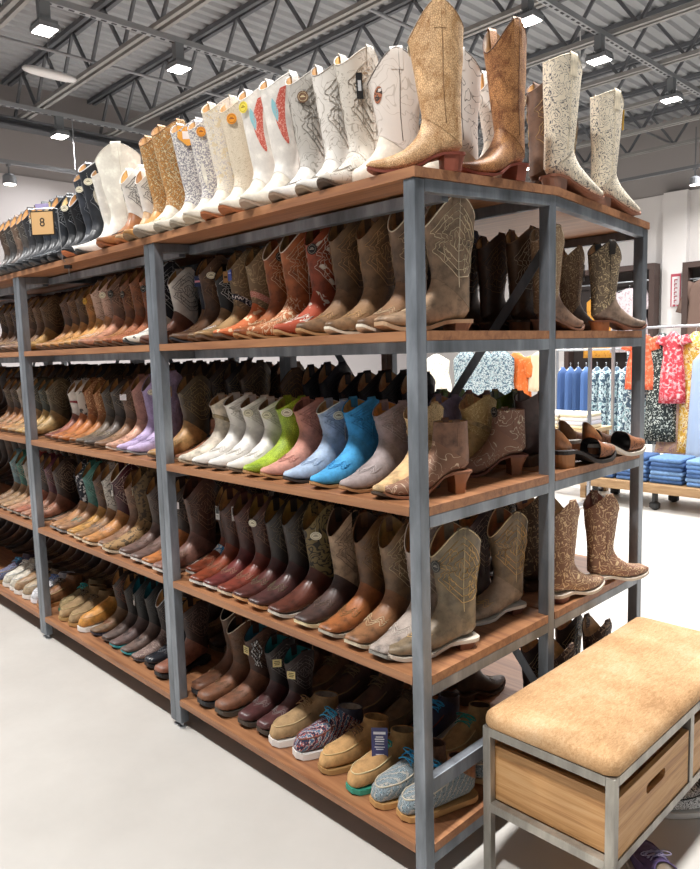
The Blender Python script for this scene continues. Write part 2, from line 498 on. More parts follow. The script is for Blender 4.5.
def boot(kind, loc, yaw, foot, shaft, label, sole='5a4433', heel=None, stitch='d8c49a', lining='c79a62', pipe=None, strap=None, tagk=None, tphi=35, tt=.72,
         group=None, scale=1.0, tilt=0, laces='3aa6d8', zs=1.0, post=None):
    meshes, meta = KINDS[kind]
    root = link(BN[kind], None, None, loc)
    root['label'] = label; root['category'] = BCAT.get(kind, 'boot')
    if group: root['group'] = group
    root.empty_display_size = .03
    R = Matrix.Rotation(tilt, 4, 'X') @ Matrix.Rotation(yaw, 4, 'Z')
    scale *= random.uniform(.975, 1.02)
    root.rotation_euler = R.to_euler(); root.scale = (scale, scale, scale*zs)
    def M(x): return leather(x) if isinstance(x, str) else x
    mats = dict(foot=M(foot), shaft=M(shaft), lining=M(lining), sole=plain(sole, .55), heel=plain(heel or sole, .5),
                heel_cup=M(shaft), apron_seam=plain(shade(stitch, .9), .7) if stitch else None,
                piping=plain(pipe, .6) if pipe else (M(shaft)), pull_strap=M(strap or shaft), stitching=plain(stitch, .6) if stitch else None, toe_stitching=plain(stitch, .6) if stitch else None,
                laces=plain(laces, .7) if laces else None)
    for n, me in meshes.items():
        n = n.split('#')[0]
        mt = mats.get(n)
        if mt is None: continue
        o = D.objects.new(n, me); COL.objects.link(o); o.parent = root
        o.material_slots[0].link = 'OBJECT'; o.material_slots[0].material = mt
    if tagk: addtag(root, tagk, meta, tphi, tt)
    if post: post(root, kind)
    return root

def patch(root, kind, fn, name, mat, ns=14, nw=5, off=.0022):
    """applique on the shaft; fn(s) -> (phi_deg, t, halfwidth_deg)"""
    meta = KINDS[kind][1]; pt = meta['pt']; rows = []
    for i in range(ns+1):
        phi, t, hwd = fn(i/ns)
        rows.append([pt(meta['nf']-1+meta['nsh']*t, math.radians(phi+hwd*(2*j/nw-1)), off) for j in range(nw+1)])
    m = MB(); m.grid(rows, False)
    return part(name, m, mat, root, True)

# ------------------------------------------------------------------ shelving
T = .026
ZB = {1: 2.0, 2: 1.582, 3: 1.103, 4: .617, 5: .106}
RISE = .042
Y1, Y2 = .705, 1.40
def topz(y): return ZB[1]+T+(RISE*y/Y1 if y < Y1 else RISE*(Y2-y)/(Y2-Y1))
P = .04
def unit(x0, x1, back, label):
    t = thing('shelving_unit', label, 'shelving', ((x0+x1)/2, 0, 0), 0, 'steel and wood boot shelving')
    ox = (x0+x1)/2
    def X(x): return x-ox
    ya, yb = (0, Y1) if not back else (Y1, Y2)
    posts = [(x1-P, 0), (x0, 0), (x1-P, Y1-P), (x0, Y1-P)] if not back else [(x1-P, Y2-P), (x0, Y2-P)]
    for px, py in posts:
        zt = ZB[1] + (RISE if abs(py-(Y1-P)) < .01 else 0)
        p = part('post', MB().box(X(px), X(px+P), py, py+P, .025, zt), STEEL, t, bevel=.003)
        part('foot', MB().lathe([(.016, 0), (.016, .006), (.006, .008), (.006, .028)], X(px+P/2), py+P/2, 12), plain('b9bcc0', .3, .9), p)
    y0i = ya+.003 if back else ya
    y1i = yb if back else yb-.012
    for L in range(1, 6):
        z = ZB[L]
        if L == 1:
            za, zb_ = (z, z+RISE) if not back else (z+RISE, z)
            poly = [(ya-(.004 if not back else 0), za), (yb+(.004 if back else 0), zb_), (yb+(.004 if back else 0), zb_+T), (ya-(.004 if not back else 0), za+T)]
            m = MB().prism(poly, X(x0), X(x1+(.004 if x1 == 0 else 0)), 'x')
        else:
            m = MB().box(X(x0+P), X(x1-P), y0i, y1i, z, z+T)
            ys = (ya+P, yb-P-.001) if not back else (y0i, yb-P)
            m.box(X(x1-P), X(x1), ys[0], ys[1], z, z+T).box(X(x0), X(x0+P), ys[0], ys[1], z, z+T)
        part('shelf_board', m, SHELF_WOOD, t)
        h = .034
        rr = MB()
        za = z; zb_ = z
        if L == 1: za, zb_ = (z, z+RISE) if not back else (z+RISE, z)
        if not back: rr.box(X(x0+P), X(x1-P), ya+.16, ya+.19, z-h-.0005, z-.0005)
        else: rr.box(X(x0+P), X(x1-P), yb-.03, yb, z-h-.0005, z-.0005)
        if not back: rr.box(X(x0+P), X(x1-P), yb-.04, yb-.015, zb_-h-.003, zb_-.003)
        part('rail', rr, STEEL, t)
        for xa, xb in ((x1-.03, x1), (x0, x0+.03)):
            y_a = ya+P if not back else ya+.0005; y_b = yb-P
            e = MB(); dz = (zb_-za)/(yb-ya)
            e.prism([(y_a, za+dz*(y_a-ya)-h-.0005), (y_b, za+dz*(y_b-ya)-h-.0005), (y_b, za+dz*(y_b-ya)-.0005), (y_a, za+dz*(y_a-ya)-.0005)], X(xa), X(xb), 'x')
            part('rail', e, STEEL, t, bevel=.002)
        if L == 5 and x1 == 0 and not back: part('cross_rail', MB().box(X(x1-.03), X(x1), ya+P, yb-P, .29, .335), STEEL, t, bevel=.002)
    if not back:
        for (xa, za, xb, zb2) in ((x1-.02, 1.90, x0+.03, .20), (x0+.03, 1.90, x1-.02, .30)):
            yb3 = Y1-.004 if xa > xb else Y1-.001
            part('brace', MB().bar((X(xa), yb3-.002, za), (X(xb), yb3-.002, zb2), .003, .034, (0, 0, 1)), STEEL, t)
XA, XB, XC = -1.37, -2.79, -4.16
unit(XA, 0, False, 'steel framed wooden boot shelving at the near corner, facing the bare aisle')
unit(XB, XA, False, 'middle bay of steel and wood boot shelving, second from the corner')
unit(XC, XB, False, 'far left bay of steel and wood boot shelving cut by the photo edge')
unit(XA, 0, True, 'end shelving unit behind the near corner bay, nearest the clothes racks')
XD, XE = -5.55, -6.92
unit(XD, XC, False, 'fourth bay of boot shelving from the corner, glimpsed through the far left bay')
unit(XD, XC, True, 'rear shelving unit behind the fourth bay from the corner')
unit(XE, XD, False, 'fifth bay of boot shelving from the corner, glimpsed at far left')
unit(XC, XB, True, 'rear shelving unit behind the far left bay of boots')
unit(XB, XA, True, 'rear shelving unit seen through the gap behind the middle bay')

SURF = {k: ZB[k]+T for k in ZB}
SN = {1: 'top', 2: 'second', 3: 'third', 4: 'fourth', 5: 'bottom'}
YH = .305     # heel line of the front row
def row(level, bay, xs, specs, y=YH, yaw=-91, ref='right', rowname='', group=None):
    n = len(specs)
    for i, (x, s) in enumerate(zip(xs, specs)):
        s = dict(s); d = s.pop('d'); kind = s.pop('k'); o = i+1
        if kind in ('moc', 'sneaker'): s['zs'] = 1.36; s.setdefault('scale', .94)
        dy = s.pop('dy', 0); ya = s.pop('yaw', yaw)
        lab = '%s, %s from right, %s%s shelf, %s' % (d, ORD[o], rowname, SN[level], bay)
        z = SURF[level] if level != 1 else topz(y-.12)
        if level != 1 and y == YH and (-1.46 < x < -1.28 or -2.88 < x < -2.70): dy += .05
        hp = (x, y+dy, z)
        tl = 0
        if level == 1:
            tl = math.atan2(RISE, Y1) * (1 if y+dy < Y1 else -1)
            z = topz(y+dy); hp = (x, y+dy, z+.0005)
        r = boot(kind, hp, math.radians(ya+random.uniform(-3, 3)), s.pop('f'), s.pop('s'), lab, tilt=tl, group=group or ('boots on the %s shelf, %s' % (SN[level], bay)), **s)

def sp(start, end, n): return [start+(end-start)*i/(n-1) for i in range(n)]
W = 'd9d3c8'
def S(k, f, s, d, **kw): return dict(k=k, f=f, s=s, d=d, **kw)

# ---- appliques
def wings(r, kind):
    c = spots('c85a4c', 'e0a090', None, 220, .55)
    patch(r, kind, lambda s: (58-24*math.sin(PI*s*.8)+14*s, .88-.66*s, 15*(.35+.65*math.sin(PI*min(1, s*.8+.1)))*(1 if s < .93 else .4)), 'red_wing_inlay', c)
    patch(r, kind, lambda s: (25+8*s, .80-.35*s, 9*math.sin(PI*s)), 'turquoise_inlay', plain('8fc4cc', .6))
def band(c, t0=.04, t1=.16):
    def f(r, kind): patch(r, kind, lambda s: (0, t0+(t1-t0)*s, 179), 'shaft_band', c, 2, 24)
    return f
def stars(c):
    def f(r, kind):
        for k, (ph, t) in enumerate(((50, .35), (75, .62), (40, .8), (80, .18))):
            patch(r, kind, lambda s, ph=ph, t=t: (ph, t+.09*(s-.5), 13*math.sin(PI*s)), 'applique', c, 6, 3)
    return f
def panel(c, ph=60, w=34, t0=.2, t1=.8, name='shaft_inlay'):
    def f(r, kind): patch(r, kind, lambda s: (ph, t0+(t1-t0)*s, w*math.sin(PI*s)**.6), name, c)
    return f
def label_text(s, size, mat, parent, loc, rot, name):
    cu = D.curves.new('t', 'FONT'); cu.body = s; cu.size = size; cu.align_x = 'CENTER'; cu.align_y = 'CENTER'; cu.extrude = .0003
    o = D.objects.new('t', cu); COL.objects.link(o)
    bpy.context.view_layer.update()
    me = D.meshes.new_from_object(o.evaluated_get(bpy.context.evaluated_depsgraph_get())); me.name = name
    D.objects.remove(o)
    me.materials.clear(); me.materials.append(mat)
    q = link(name, me, parent, loc); q.rotation_euler = rot; return q
def brandtag(r, kind):
    for c in r.children:
        if c.name.startswith('hang_tag'):
            label_text('cinge', .016, plain('b0303c', .6), c, (0, .0012, 0), (PI/2, 0, PI), 'red_lettering')
def wrist(c='222222', x0=.10):
    def f(r, kind):
        pt = KINDS[kind][1]['pt']
        m = MB(); m.grid([[pt(rr, 2*PI*j/20, .003) for j in range(20)] for rr in (6.2, 6.9)]); part('strap', m, plain(c, .6), r, True)
    return f
def belts(c):
    def f(r, kind):
        meta = KINDS[kind][1]; pt = meta['pt']; m = MB()
        for q in (0, .05, .10):
            m.tube([pt(meta['nf']-1+meta['nsh']*(q+.14)-.9*0, 2*PI*j/24, .003) for j in range(24)], .0028, 5, True)
        part('wrapped_strap', m, leather(c), r, True)
    return f
def paper(r, kind):
    pt = KINDS[kind][1]['pt']
    m = MB(); m.grid([[pt(rr, (-PI*.62)+2*PI*.62*j/16, .003) for j in range(17)] for rr in (5.2, 5.9, 6.6)], False)
    part('paper_wrap', m, stripes(['f0f0f2', '4a9fd8', 'e8eef4'], 8), r, True)
def cordwrap(r, kind):
    meta = KINDS[kind][1]; pt = meta['pt']; m = MB()
    for k in range(5):
        m.tube([pt(meta['nf']-1+meta['nsh']*(.85-.75*s), math.radians(35+k*7+6*math.sin(9*s+k)), .006+.004*math.sin(14*s+k*2)) for s in [i/16 for i in range(17)]], .003, 5)
    part('sample_yarn', m, spots('e4e4e4', '2a2a2a', None, 120, .5), r, True)

# ---- top shelf front row (right to left)
cream = leather('dcd3c4', .6, .93); white = leather('e2ddd6', .5, .94)
top = [
 S('broad', scroll('cfc8bd', 'a79e92', 20, .03), scroll('cdc6bb', 'a79e92', 20, .03), 'off white embroidered tall boot with black tag', tagk='black_long', lining='d9ab55', stitch='948a7c', sole='4a3b30', tphi=50, tt=.60),
 S('broad', white, scroll('e0dbd4', 'b4aca2', 14, .02), 'white tall boot with grey seams and pointed top', stitch='a29a90', pipe='8d857c', zs=1.0, sole='8c7a66'),
 S('broad', white, scroll('b9b4ad', '8f8a82', 16, .03), 'grey white tall boot with stitched shaft', stitch='857f77', tagk='brown_disc', sole='8a7460'),
 S('broad', cream, white, 'white tall boot with wide red wing inlay', post=wings, stitch=None, scale=1.04, sole='a18c7a'),
 S('broad', cream, white, 'white boot, red wing inlay, yellow sticker', post=wings, stitch=None, tagk='yellow', tphi=5, tt=.85, scale=1.04, sole='9a5b34'),
 S('broad', cream, scroll('d8cbb6', 'bfae94', 50, .04), 'cream boot with amber paper tag', stitch=None, tagk='orange', tphi=30, tt=.8, sole='9a5b34', scale=1.03),
 S('broad', cream, scroll('e2d8c6', 'b9b0b4', 55, .05, 'd8c6a4'), 'cream floral embroidered tall boot', stitch=None, scale=1.05, sole='b0a28c'),
 S('broad', cream, spots('e2dcd2', '97929a', None, 170, .5), 'white tall boot with grey lace print, orange sticker', stitch=None, tagk='orange', tphi=40, tt=.85, sole='8c8272', post=panel(leather('e6e0d4', .6, .95), 25, 10, .0, .35, 'white_inlay')),
 S('broad', cream, spots('e0dbd4', '8e8a92', None, 180, .5), 'grey speckled tall boot with orange and white card', stitch=None, tagk='orange_card', tphi=45, tt=.82, sole='8c8272'),
 S('broad', cream, spots('b98242', '8f6a42', 'd8c49a', 170, .46), 'golden brown tall boot with light snakeskin inlay', stitch='e4d6b0', scale=1.08, sole='7d7264', pipe='8a5f34'),
 S('broad', leather('c78f4c'), spots('ba8444', '8c6840', 'd6c298', 170, .46), 'golden brown tall boot with round gold tag', stitch='e4d6b0', tagk='gold', tphi=75, tt=.86, scale=1.06, sole='7d6244', pipe='8a5f34'),
 S('tall12', leather('c9a478'), white, 'white boot with black flame stitching and tan foot', stitch='3a3634', sole='a5683c', scale=.96),
 S('tall12', leather('a0683e'), white, 'shorter white boot with black stitching, brown sole', stitch='3a3634', sole='8a4f2c', lining='c9a05c', scale=1.04),
 S('broad', white, leather('e6e1d4', .7, .95), 'plain ivory tall boot with broad smooth shaft', stitch=None, scale=1.12, pipe='cfc9ba', yaw=-120, sole='3a3836', dy=.02),
 S('broad', white, leather('e0dcd4', .6, .95), 'plain white boot half hidden behind ivory shaft', stitch=None, scale=.95, sole='3a3836'),
 S('broad', leather('26282c'), leather('2b2e34'), 'black tall boot with cream patches and ivory tag', stitch='8d8f94', tagk='ivory', tphi=30, tt=.7, post=panel(plain('cdc5b2', .7), 60, 22, .25, .6, 'cream_patch'), sole='b0643a', scale=1.06, pipe='c8c8ca'),
 S('broad', leather('3a3d44'), leather('3c4048'), 'charcoal tall boot with pale star patches', stitch='9a9ca2', tagk='ivory', tphi=20, tt=.75, post=stars(plain('b8b4aa', .7)), sole='4a4a4c'),
 S('tall12', leather('1d1e22'), leather('1b1c20'), 'black boot with white edge lacing beside size placard', stitch='55575c', pipe='c9c9cc', sole='3b3c3e'),
 S('tall12', leather('1b1d21'), leather('202328'), 'black boot with tan pull band behind size placard', stitch='a2a5aa', tagk='ivory', tphi=20, tt=.9, lining='d8c090', sole='2e2f31'),
 S('tall12', leather('24272c'), leather('2c3138'), 'black boot with dense silver stitching', stitch='c0c4c8', sole='3b3c3e', scale=1.04),
 S('tall12', leather('20242a'), leather('363c46'), 'slate boot with pale scroll stitching', stitch='b4bac0', lining='d8c8a0', sole='2e2f31', scale=1.04),
 S('tall12', leather('20242a'), leather('303640'), 'blue black boot with pale scroll stitching', stitch='b4bac0', sole='39393b', scale=1.04),
 S('tall12', leather('26282c'), leather('2a2c30'), 'black boot with ribbed silver stitching', stitch='8e9094', tagk='ivory', tphi=20, tt=.7, sole='39393b', scale=1.04),
 S('tall12', leather('2a2a2e'), leather('3a3a3e'), 'dark grey boot with dense stitching', stitch='8e9094', sole='39393b', scale=1.04),
 S('tall12', leather('3a3c40'), leather('5a5450'), 'grey brown boot with pale stitching', stitch='a8a49c', sole='55504a', scale=1.04),
 S('tall12', leather('4a3a32'), leather('80695a'), 'brown and pink boot with pale stitching', stitch='c8b8a4', sole='554234', scale=1.04),
 S('tall12', leather('2c2a2a'), leather('4a4644'), 'dark brown boot near the photo edge', stitch='a09a90', sole='393634', scale=1.0),
 S('tall12', leather('3c302a'), leather('5c4a40'), 'brown boot cut by the photo edge', stitch='a09a90', sole='393634', scale=1.0),
]
tx = [-.43, -.54, -.66, -.78, -.90, -1.02, -1.125, -1.24, -1.36, -1.49, -1.61, -1.72, -1.825, -1.95, -2.08, -2.18, -2.27, -2.37, -2.47, -2.57, -2.67, -2.77, -2.87, -2.97, -3.07, -3.17, -3.27, -3.37]
row(1, 'whole run', [a+.045 for a in tx], top, y=.268, yaw=-79, group='front row of tall boots on the top shelf')

# ---- end and corner boots on the top
PY = snake('dcb88c', 'c49a6a', 'a07c54'); PY2 = snake('b98656', '8f5c36', '7d5636')
def topboot(kind, x, y, yaw, f, s, lab, **kw):
    tl = math.atan2(RISE, Y1)*(1 if y < Y1 else -1)
    return boot(kind, (x, y, topz(y)+.0008), math.radians(yaw), f, s, lab, tilt=tl, group='boots at the end of the top shelf', **kw)
topboot('mega', .005, .20, -127, PY, PY, 'giant tan snakeskin boot on the top shelf right above the corner post', sole='7a3b2c', heel='8a4a38', tagk='ivory', tphi=-28, tt=.78, pipe='8a6a48', lining='b08a5c', strap=PY, scale=.91)
topboot('tall', -.21, .28, -128, cream, scroll('dcd4cc', 'c4bab0', 9, .02), 'white top shelf boot with brown horse patch, behind the giant snakeskin boot', stitch=None, pipe='6a625c', sole='6a4a38', post=lambda r, k: (patch(r, k, lambda s: (42-8*s, .66-.28*s, 14*math.sin(PI*s)**.5), 'brown_patch', spots('a4684a', '3c302a', 'd8cfc8', 60, .55)), None)[1])
topboot('tall', -.12, .45, -125, cream, scroll('dcd6d0', '6a6460', 10, .012), 'white embroidered boot standing between the two snakeskin boots', stitch=None, pipe='77706a', sole='6a4a38', scale=1.0)
topboot('mega', -.015, .53, -96, PY2, PY2, 'brown snakeskin tall boot, second along the shelving end on top', sole='7a3b2c', heel='8a4a38', pipe='5a3a24', lining='9c764a', strap=PY2, scale=.93)
topboot('tall', -.13, .66, -100, cream, scroll('d8d4ce', '8a8680', 14, .02), 'white boot peeking out behind the brown snakeskin boot on top', stitch=None, sole='6a4a38', scale=.98)
topboot('tall', -.13, .76, 80, leather('5f4636'), leather('6b5040'), 'dark brown top shelf boot with tan stitching beside the cream lace boots', stitch='c8a878', scale=1.06, sole='4a3226', tagk='brown_disc', tphi=150, tt=.85)
LACE = scroll('e2d6c0', '5c5a5e', 34, .045)
topboot('laceboot', -.045, .715, 82, LACE, LACE, 'cream boot with black scroll embroidery, left one of the top pair', stitch=None, sole='8a5a44', heel='8a6a5c', pipe='d8ccb4', strap='d8ccb4')
topboot('tall', -.17, .95, 84, leather('4a3a32'), leather('4e3e36'), 'dark brown boot between the two cream embroidered boots on top', stitch='b8a078', scale=.92, sole='3a2a20', tagk='gold', tphi=150, tt=.97)
topboot('laceboot', -.045, 1.035, 82, LACE, LACE, 'cream boot with black scroll embroidery, right one with yellow tag', stitch=None, sole='8a5a44', heel='8a6a5c', pipe='d8ccb4', strap='d8ccb4', tagk='yellow_strip', tphi=-30, tt=.75, scale=.95)

# ---- second shelf, near bay (right to left)
row(2, 'near bay', [-.06, -.23, -.365, -.49, -.61, -.74, -.85, -.96, -1.075, -1.18, -1.28, -1.385, -1.52], [
 S('square', 'a68a70', '8f7862', 'taupe boot with cream flame stitching', yaw=-108, stitch='e8d8b8', pipe='e0d4bc', heel='8a6a58', sole='b89878'),
 S('tall', '8a6a50', '7a6350', 'dusty brown boot with pale topline', stitch='c8b090', pipe='e0d4bc', sole='e2d8c6', heel='5a4433'),
 S('tall', '8f7052', '806448', 'brown tall boot with gold flame stitching', stitch='cfa878', sole='e0d6c2', heel='5a4433', scale=1.0),
 S('tall', '84664c', '6e563e', 'dark tan boot with ornate stitching', stitch='bb9468', sole='b08a60', heel='5a4433'),
 S('tall', spots('a5482e', 'e8ddd0', None, 34, .62), leather('96492f'), 'rust boot with white diamond patches', stitch='e8ddd0', post=stars(plain('ece4da', .6)), sole='b08a60', tagk='black_disc', tphi=20, tt=.75),
 S('tall', scroll('b0683e', 'd8c0a0', 18, .05), leather('a8643c'), 'orange brown boot with floral embroidery', stitch='ddc4a4', pipe='e8dccc', sole='a58058'),
 S('tall', '9a5a36', '96562f', 'chestnut boot with pale topline', stitch='d8b890', pipe='e8dccc', sole='a58058', tagk='black_disc', tphi=60, tt=.75, scale=.97),
 S('square', spots('c46a3c', 'e8c8a0', None, 30, .6), scroll('7d6a50', 'a89470', 18, .04), 'olive brown boot with salmon striped ankle band', stitch=None, post=band(stripes(['c8887a', 'e8d8c8', 'b86a60'], 60)), scale=.95),
 S('square', 'a08058', scroll('76644c', 'a28e6a', 18, .04), 'olive brown boot with starry blue band', stitch=None, post=band(spots('1e2436', 'e8e8ea', None, 110, .56)), tagk='blue_card', tphi=10, tt=.68, scale=.95),
 S('tall12', '8a6a48', leather('1c1e22'), 'black shaft boot with white lasso stitching', stitch='e6e6e6', tagk='tan_card', tphi=50, tt=.8, scale=.9),
 S('tall', '6a4c38', '5f4636', 'slim brown boot with ivory oval tag', stitch='8a6a4a', tagk='ivory', tphi=55, tt=.68, sole='2c3038', scale=.92),
 S('tall', '8a6444', leather('262c3e'), 'navy shaft boot with brown star and flag tag', stitch='3a4460', tagk='flag', tphi=15, tt=.66, post=stars(plain('7a5638', .7)), sole='4a3a30', scale=.95),
 S('tall12', '7a5040', white, 'white shaft boot with black western stitching', stitch='22201f', sole='5a4038', scale=.93),
])
# ---- third shelf, near bay
row(3, 'near bay', [-.05, -.185, -.31, -.45, -.575, -.70, -.80, -.905, -1.02, -1.125, -1.235, -1.345], [
 S('ankle', scroll('8c6650', 'd8c0a4', 14, .015), leather('86624e'), 'dusty brown ankle bootie by the corner post', yaw=-118, dy=-.02, sole='8a5a40', heel='a0643c', stitch=None, scale=.93),
 S('short', leather('d8b484', .7), scroll('d6b888', 'a08450', 40, .06), 'tan short boot, wrapped straps and white brand tag', stitch=None, tagk='white_card', tphi=30, tt=.66, post=lambda r, k: (belts('c8a470')(r, k), brandtag(r, k)), sole='4a3c32'),
 S('short', suede('9f9290'), suede('98898a'), 'taupe grey suede short boot with orange lining', stitch='b4a8a6', lining='d08c28', sole='a87c54'),
 S('short', suede('4aa0d4'), suede('3f98d0'), 'bright sky blue suede short boot', stitch='2f86c0', lining='c8a050', sole='b08456', heel='b08456'),
 S('short', suede('a9bcd4'), suede('a3b4cc'), 'pale powder blue suede short boot with ivory tag', stitch='94a6c0', lining='c0a070', sole='3c3430', tagk='ivory', tphi=70, tt=.62, pipe='e0dccb'),
 S('short', suede('cc9484'), suede('c48a7a'), 'dusty pink suede short boot', stitch='b87a6c', lining='8a5c50', sole='b08456'),
 S('short', snake('b4cc3c', '96b02c', '8a9c30'), snake('b4cc3c', '96b02c', '8a9c30'), 'lime green snakeskin short boot', stitch=None, lining='b0a050', sole='b08456', tagk='ivory', tphi=40, tt=.62),
 S('short', white, white, 'white leather short boot with ivory tag', stitch='c8c2b8', lining='9a7a54', sole='6a5a4c', tagk='ivory', tphi=30, tt=.5),
 S('short', white, white, 'white leather short boot, middle of three', stitch='c8c2b8', lining='9a7a54', sole='6a5a4c', tagk='ivory', tphi=30, tt=.5),
 S('short', white, white, 'white leather short boot, untagged', stitch='c8c2b8', lining='9a7a54', sole='6a5a4c'),
 S('short', leather('e2d6c4'), leather('d8cbb8'), 'cream short boot with studded ankle strap', stitch=None, sole='a08c74', post=belts('c4b08c')),
 S('ankle', scroll('a06a4c', '70442c', 20, .05), leather('96624a'), 'low brown tooled bootie with black strap', sole='c8ae8c', heel='6a4430', stitch=None, post=wrist('141414'), zs=.7),
])
# ---- fourth shelf, near bay
row(4, 'near bay', [-.045, -.185, -.30, -.415, -.545, -.67, -.79, -.90, -1.0, -1.11, -1.21, -1.315], [
 S('square', '8a7860', '7d6e56', 'olive taupe boot with gold flame stitching at corner', yaw=-112, stitch='e0b878', pipe='d8c49a', sole='d8ccbc', heel='7a4a34', tagk='black_disc', tphi=20, tt=.6, lining='a86a3c'),
 S('square', leather('a89a90', .6), leather('a09088'), 'light grey boot with pale stitching', stitch='d8ccc0', sole='8c8880', pipe='c8bcb0'),
 S('square', '8f6444', leather('7c6248'), 'brown square toe boot with ornate cream stitching', stitch='d8c4a0', sole='c8baa0', lining='a88a50'),
 S('square', '9c5f36', leather('6a4a2c'), 'burnished tan foot boot with mottled olive shaft', stitch='8a6a40', sole='b0a898', lining='4a3424'),
 S('square', leather('4a3732'), leather('ae947a', .7), 'dark foot boot with beige shaft and black pulls', stitch='6a5648', sole='d8c8a0', strap='1c1a18', lining='5a4030'),
 S('square', leather('5c342a', .3), scroll('7a6a44', '2c2820', 14, .08), 'brown boot with olive and black shaft, ivory tag', stitch=None, sole='c0b8ac', tagk='ivory', tphi=45, tt=.6, lining='a88a50'),
 S('square', leather('4e3230', .3), leather('2c2420'), 'dark brown boot with black tooled shaft', stitch='7a6c54', sole='c08a5c', lining='9a7c3c', scale=.99),
 S('square', leather('55302c', .3), leather('2e2622'), 'oxblood foot boot with black tooled shaft', stitch='7a6c54', sole='cc9c6c', lining='9a7c3c', scale=.97),
 S('square', leather('7c3c30', .3), leather('4e3028'), 'reddish brown boot with ivory oval tag', stitch='a8826a', sole='d0c0a8', tagk='ivory', tphi=15, tt=.72, lining='a08040', scale=.97),
 S('square', leather('6c3432', .3), leather('54302a'), 'wine brown boot with looping stitching', stitch='a8826a', sole='e0dcd4', lining='8a6a3c', scale=.96),
 S('square', leather('84402a', .3), leather('4c2e26'), 'cognac foot boot with side tag', stitch='9c745a', sole='c8c4bc', tagk='white_long', tphi=60, tt=.62, scale=.96),
 S('square', leather('84402a', .3), leather('4e3026'), 'cognac boot with blue and white paper wrap', stitch='9c745a', sole='c8c4bc', tagk='white_long', tphi=10, tt=.62, post=paper, scale=.95),
])
# ---- bottom shelf, near bay
GM = stripes(['7d8a90', '4c5458', 'b4babc', '5a7c88', '4c5458', 'a8a49c'], 28)
row(5, 'near bay', [-.055, -.175, -.305, -.43, -.56, -.69, -.84, -.96, -1.075, -1.19, -1.305], [
 S('moc', GM, leather('a8714c'), 'grey woven chukka with turquoise laces by corner post', stitch='d8ccb4', sole='c89a62', laces='3aa6d8', lining='6a4c3a', yaw=-110),
 S('moc', GM, leather('8c6850'), 'grey woven chukka with bright blue laces', stitch='d8ccb4', sole='c89a62', laces='3aa6d8', lining='5a4438', yaw=-104),
 S('moc', suede('b48c5c'), suede('ac8656'), 'tan suede chukka, green sole, navy hang tag', stitch='e0cc9c', sole='3c9c84', laces='3cae9c', lining='9c8c70', tagk='navy_long', tphi=-8, tt=.1, yaw=-104),
 S('moc', suede('bb9260'), suede('b48a58'), 'tan suede chukka with brown laces', stitch='d8b880', sole='b08a58', laces='6a4c30', lining='c09c68', yaw=-108),
 S('sneaker', stripes(['2a2c44', 'c86450', '3a3c5c', 'd8d0c8', '48607c'], 24), leather('3c3c4e'), 'multicolour tribal pattern sneaker with blue laces', stitch='8a5040', sole='ece9e4', laces='4aaed8', lining='b8b0a4', yaw=-106),
 S('sneaker', suede('a48660'), suede('9c7e58'), 'tan suede boat shoe with white sole', stitch='c8ae80', sole='ece9e4', laces='8a6a44', lining='a8a096', yaw=-106),
 S('work', leather('543434', .3), leather('33292a'), 'oxblood work boot with teal lining and cream tag', stitch='8c8480', sole='4a443e', lining='2f8c94', tagk='cream_rect', tphi=30, tt=.45, scale=.86),
 S('work', leather('523232', .3), leather('2c2628'), 'oxblood work boot, teal lining and cream tag', stitch='8c8480', sole='4a443e', lining='2f8c94', tagk='cream_rect', tphi=50, tt=.5, scale=.88),
 S('work', leather('7c523c', .5), leather('4c352c'), 'brown work boot with black and white yarn', stitch='7a6452', sole='4c463e', lining='3c7c94', tagk='cream_rect', tphi=0, tt=.55, post=cordwrap, scale=.93),
 S('work', leather('7a5038', .5), leather('684630'), 'brown round toe work boot with cream topline', stitch='7a5c40', sole='2c3034', pipe='d8ccb8', lining='2c2424', scale=.95),
 S('work', leather('744c36', .5), leather('5c4230'), 'brown round toe work boot with red tab', stitch='7a5c40', sole='2c3034', pipe='d8ccb8', lining='241e1e', post=panel(plain('b83040', .6), 75, 16, .55, .85, 'red_tab')),
])

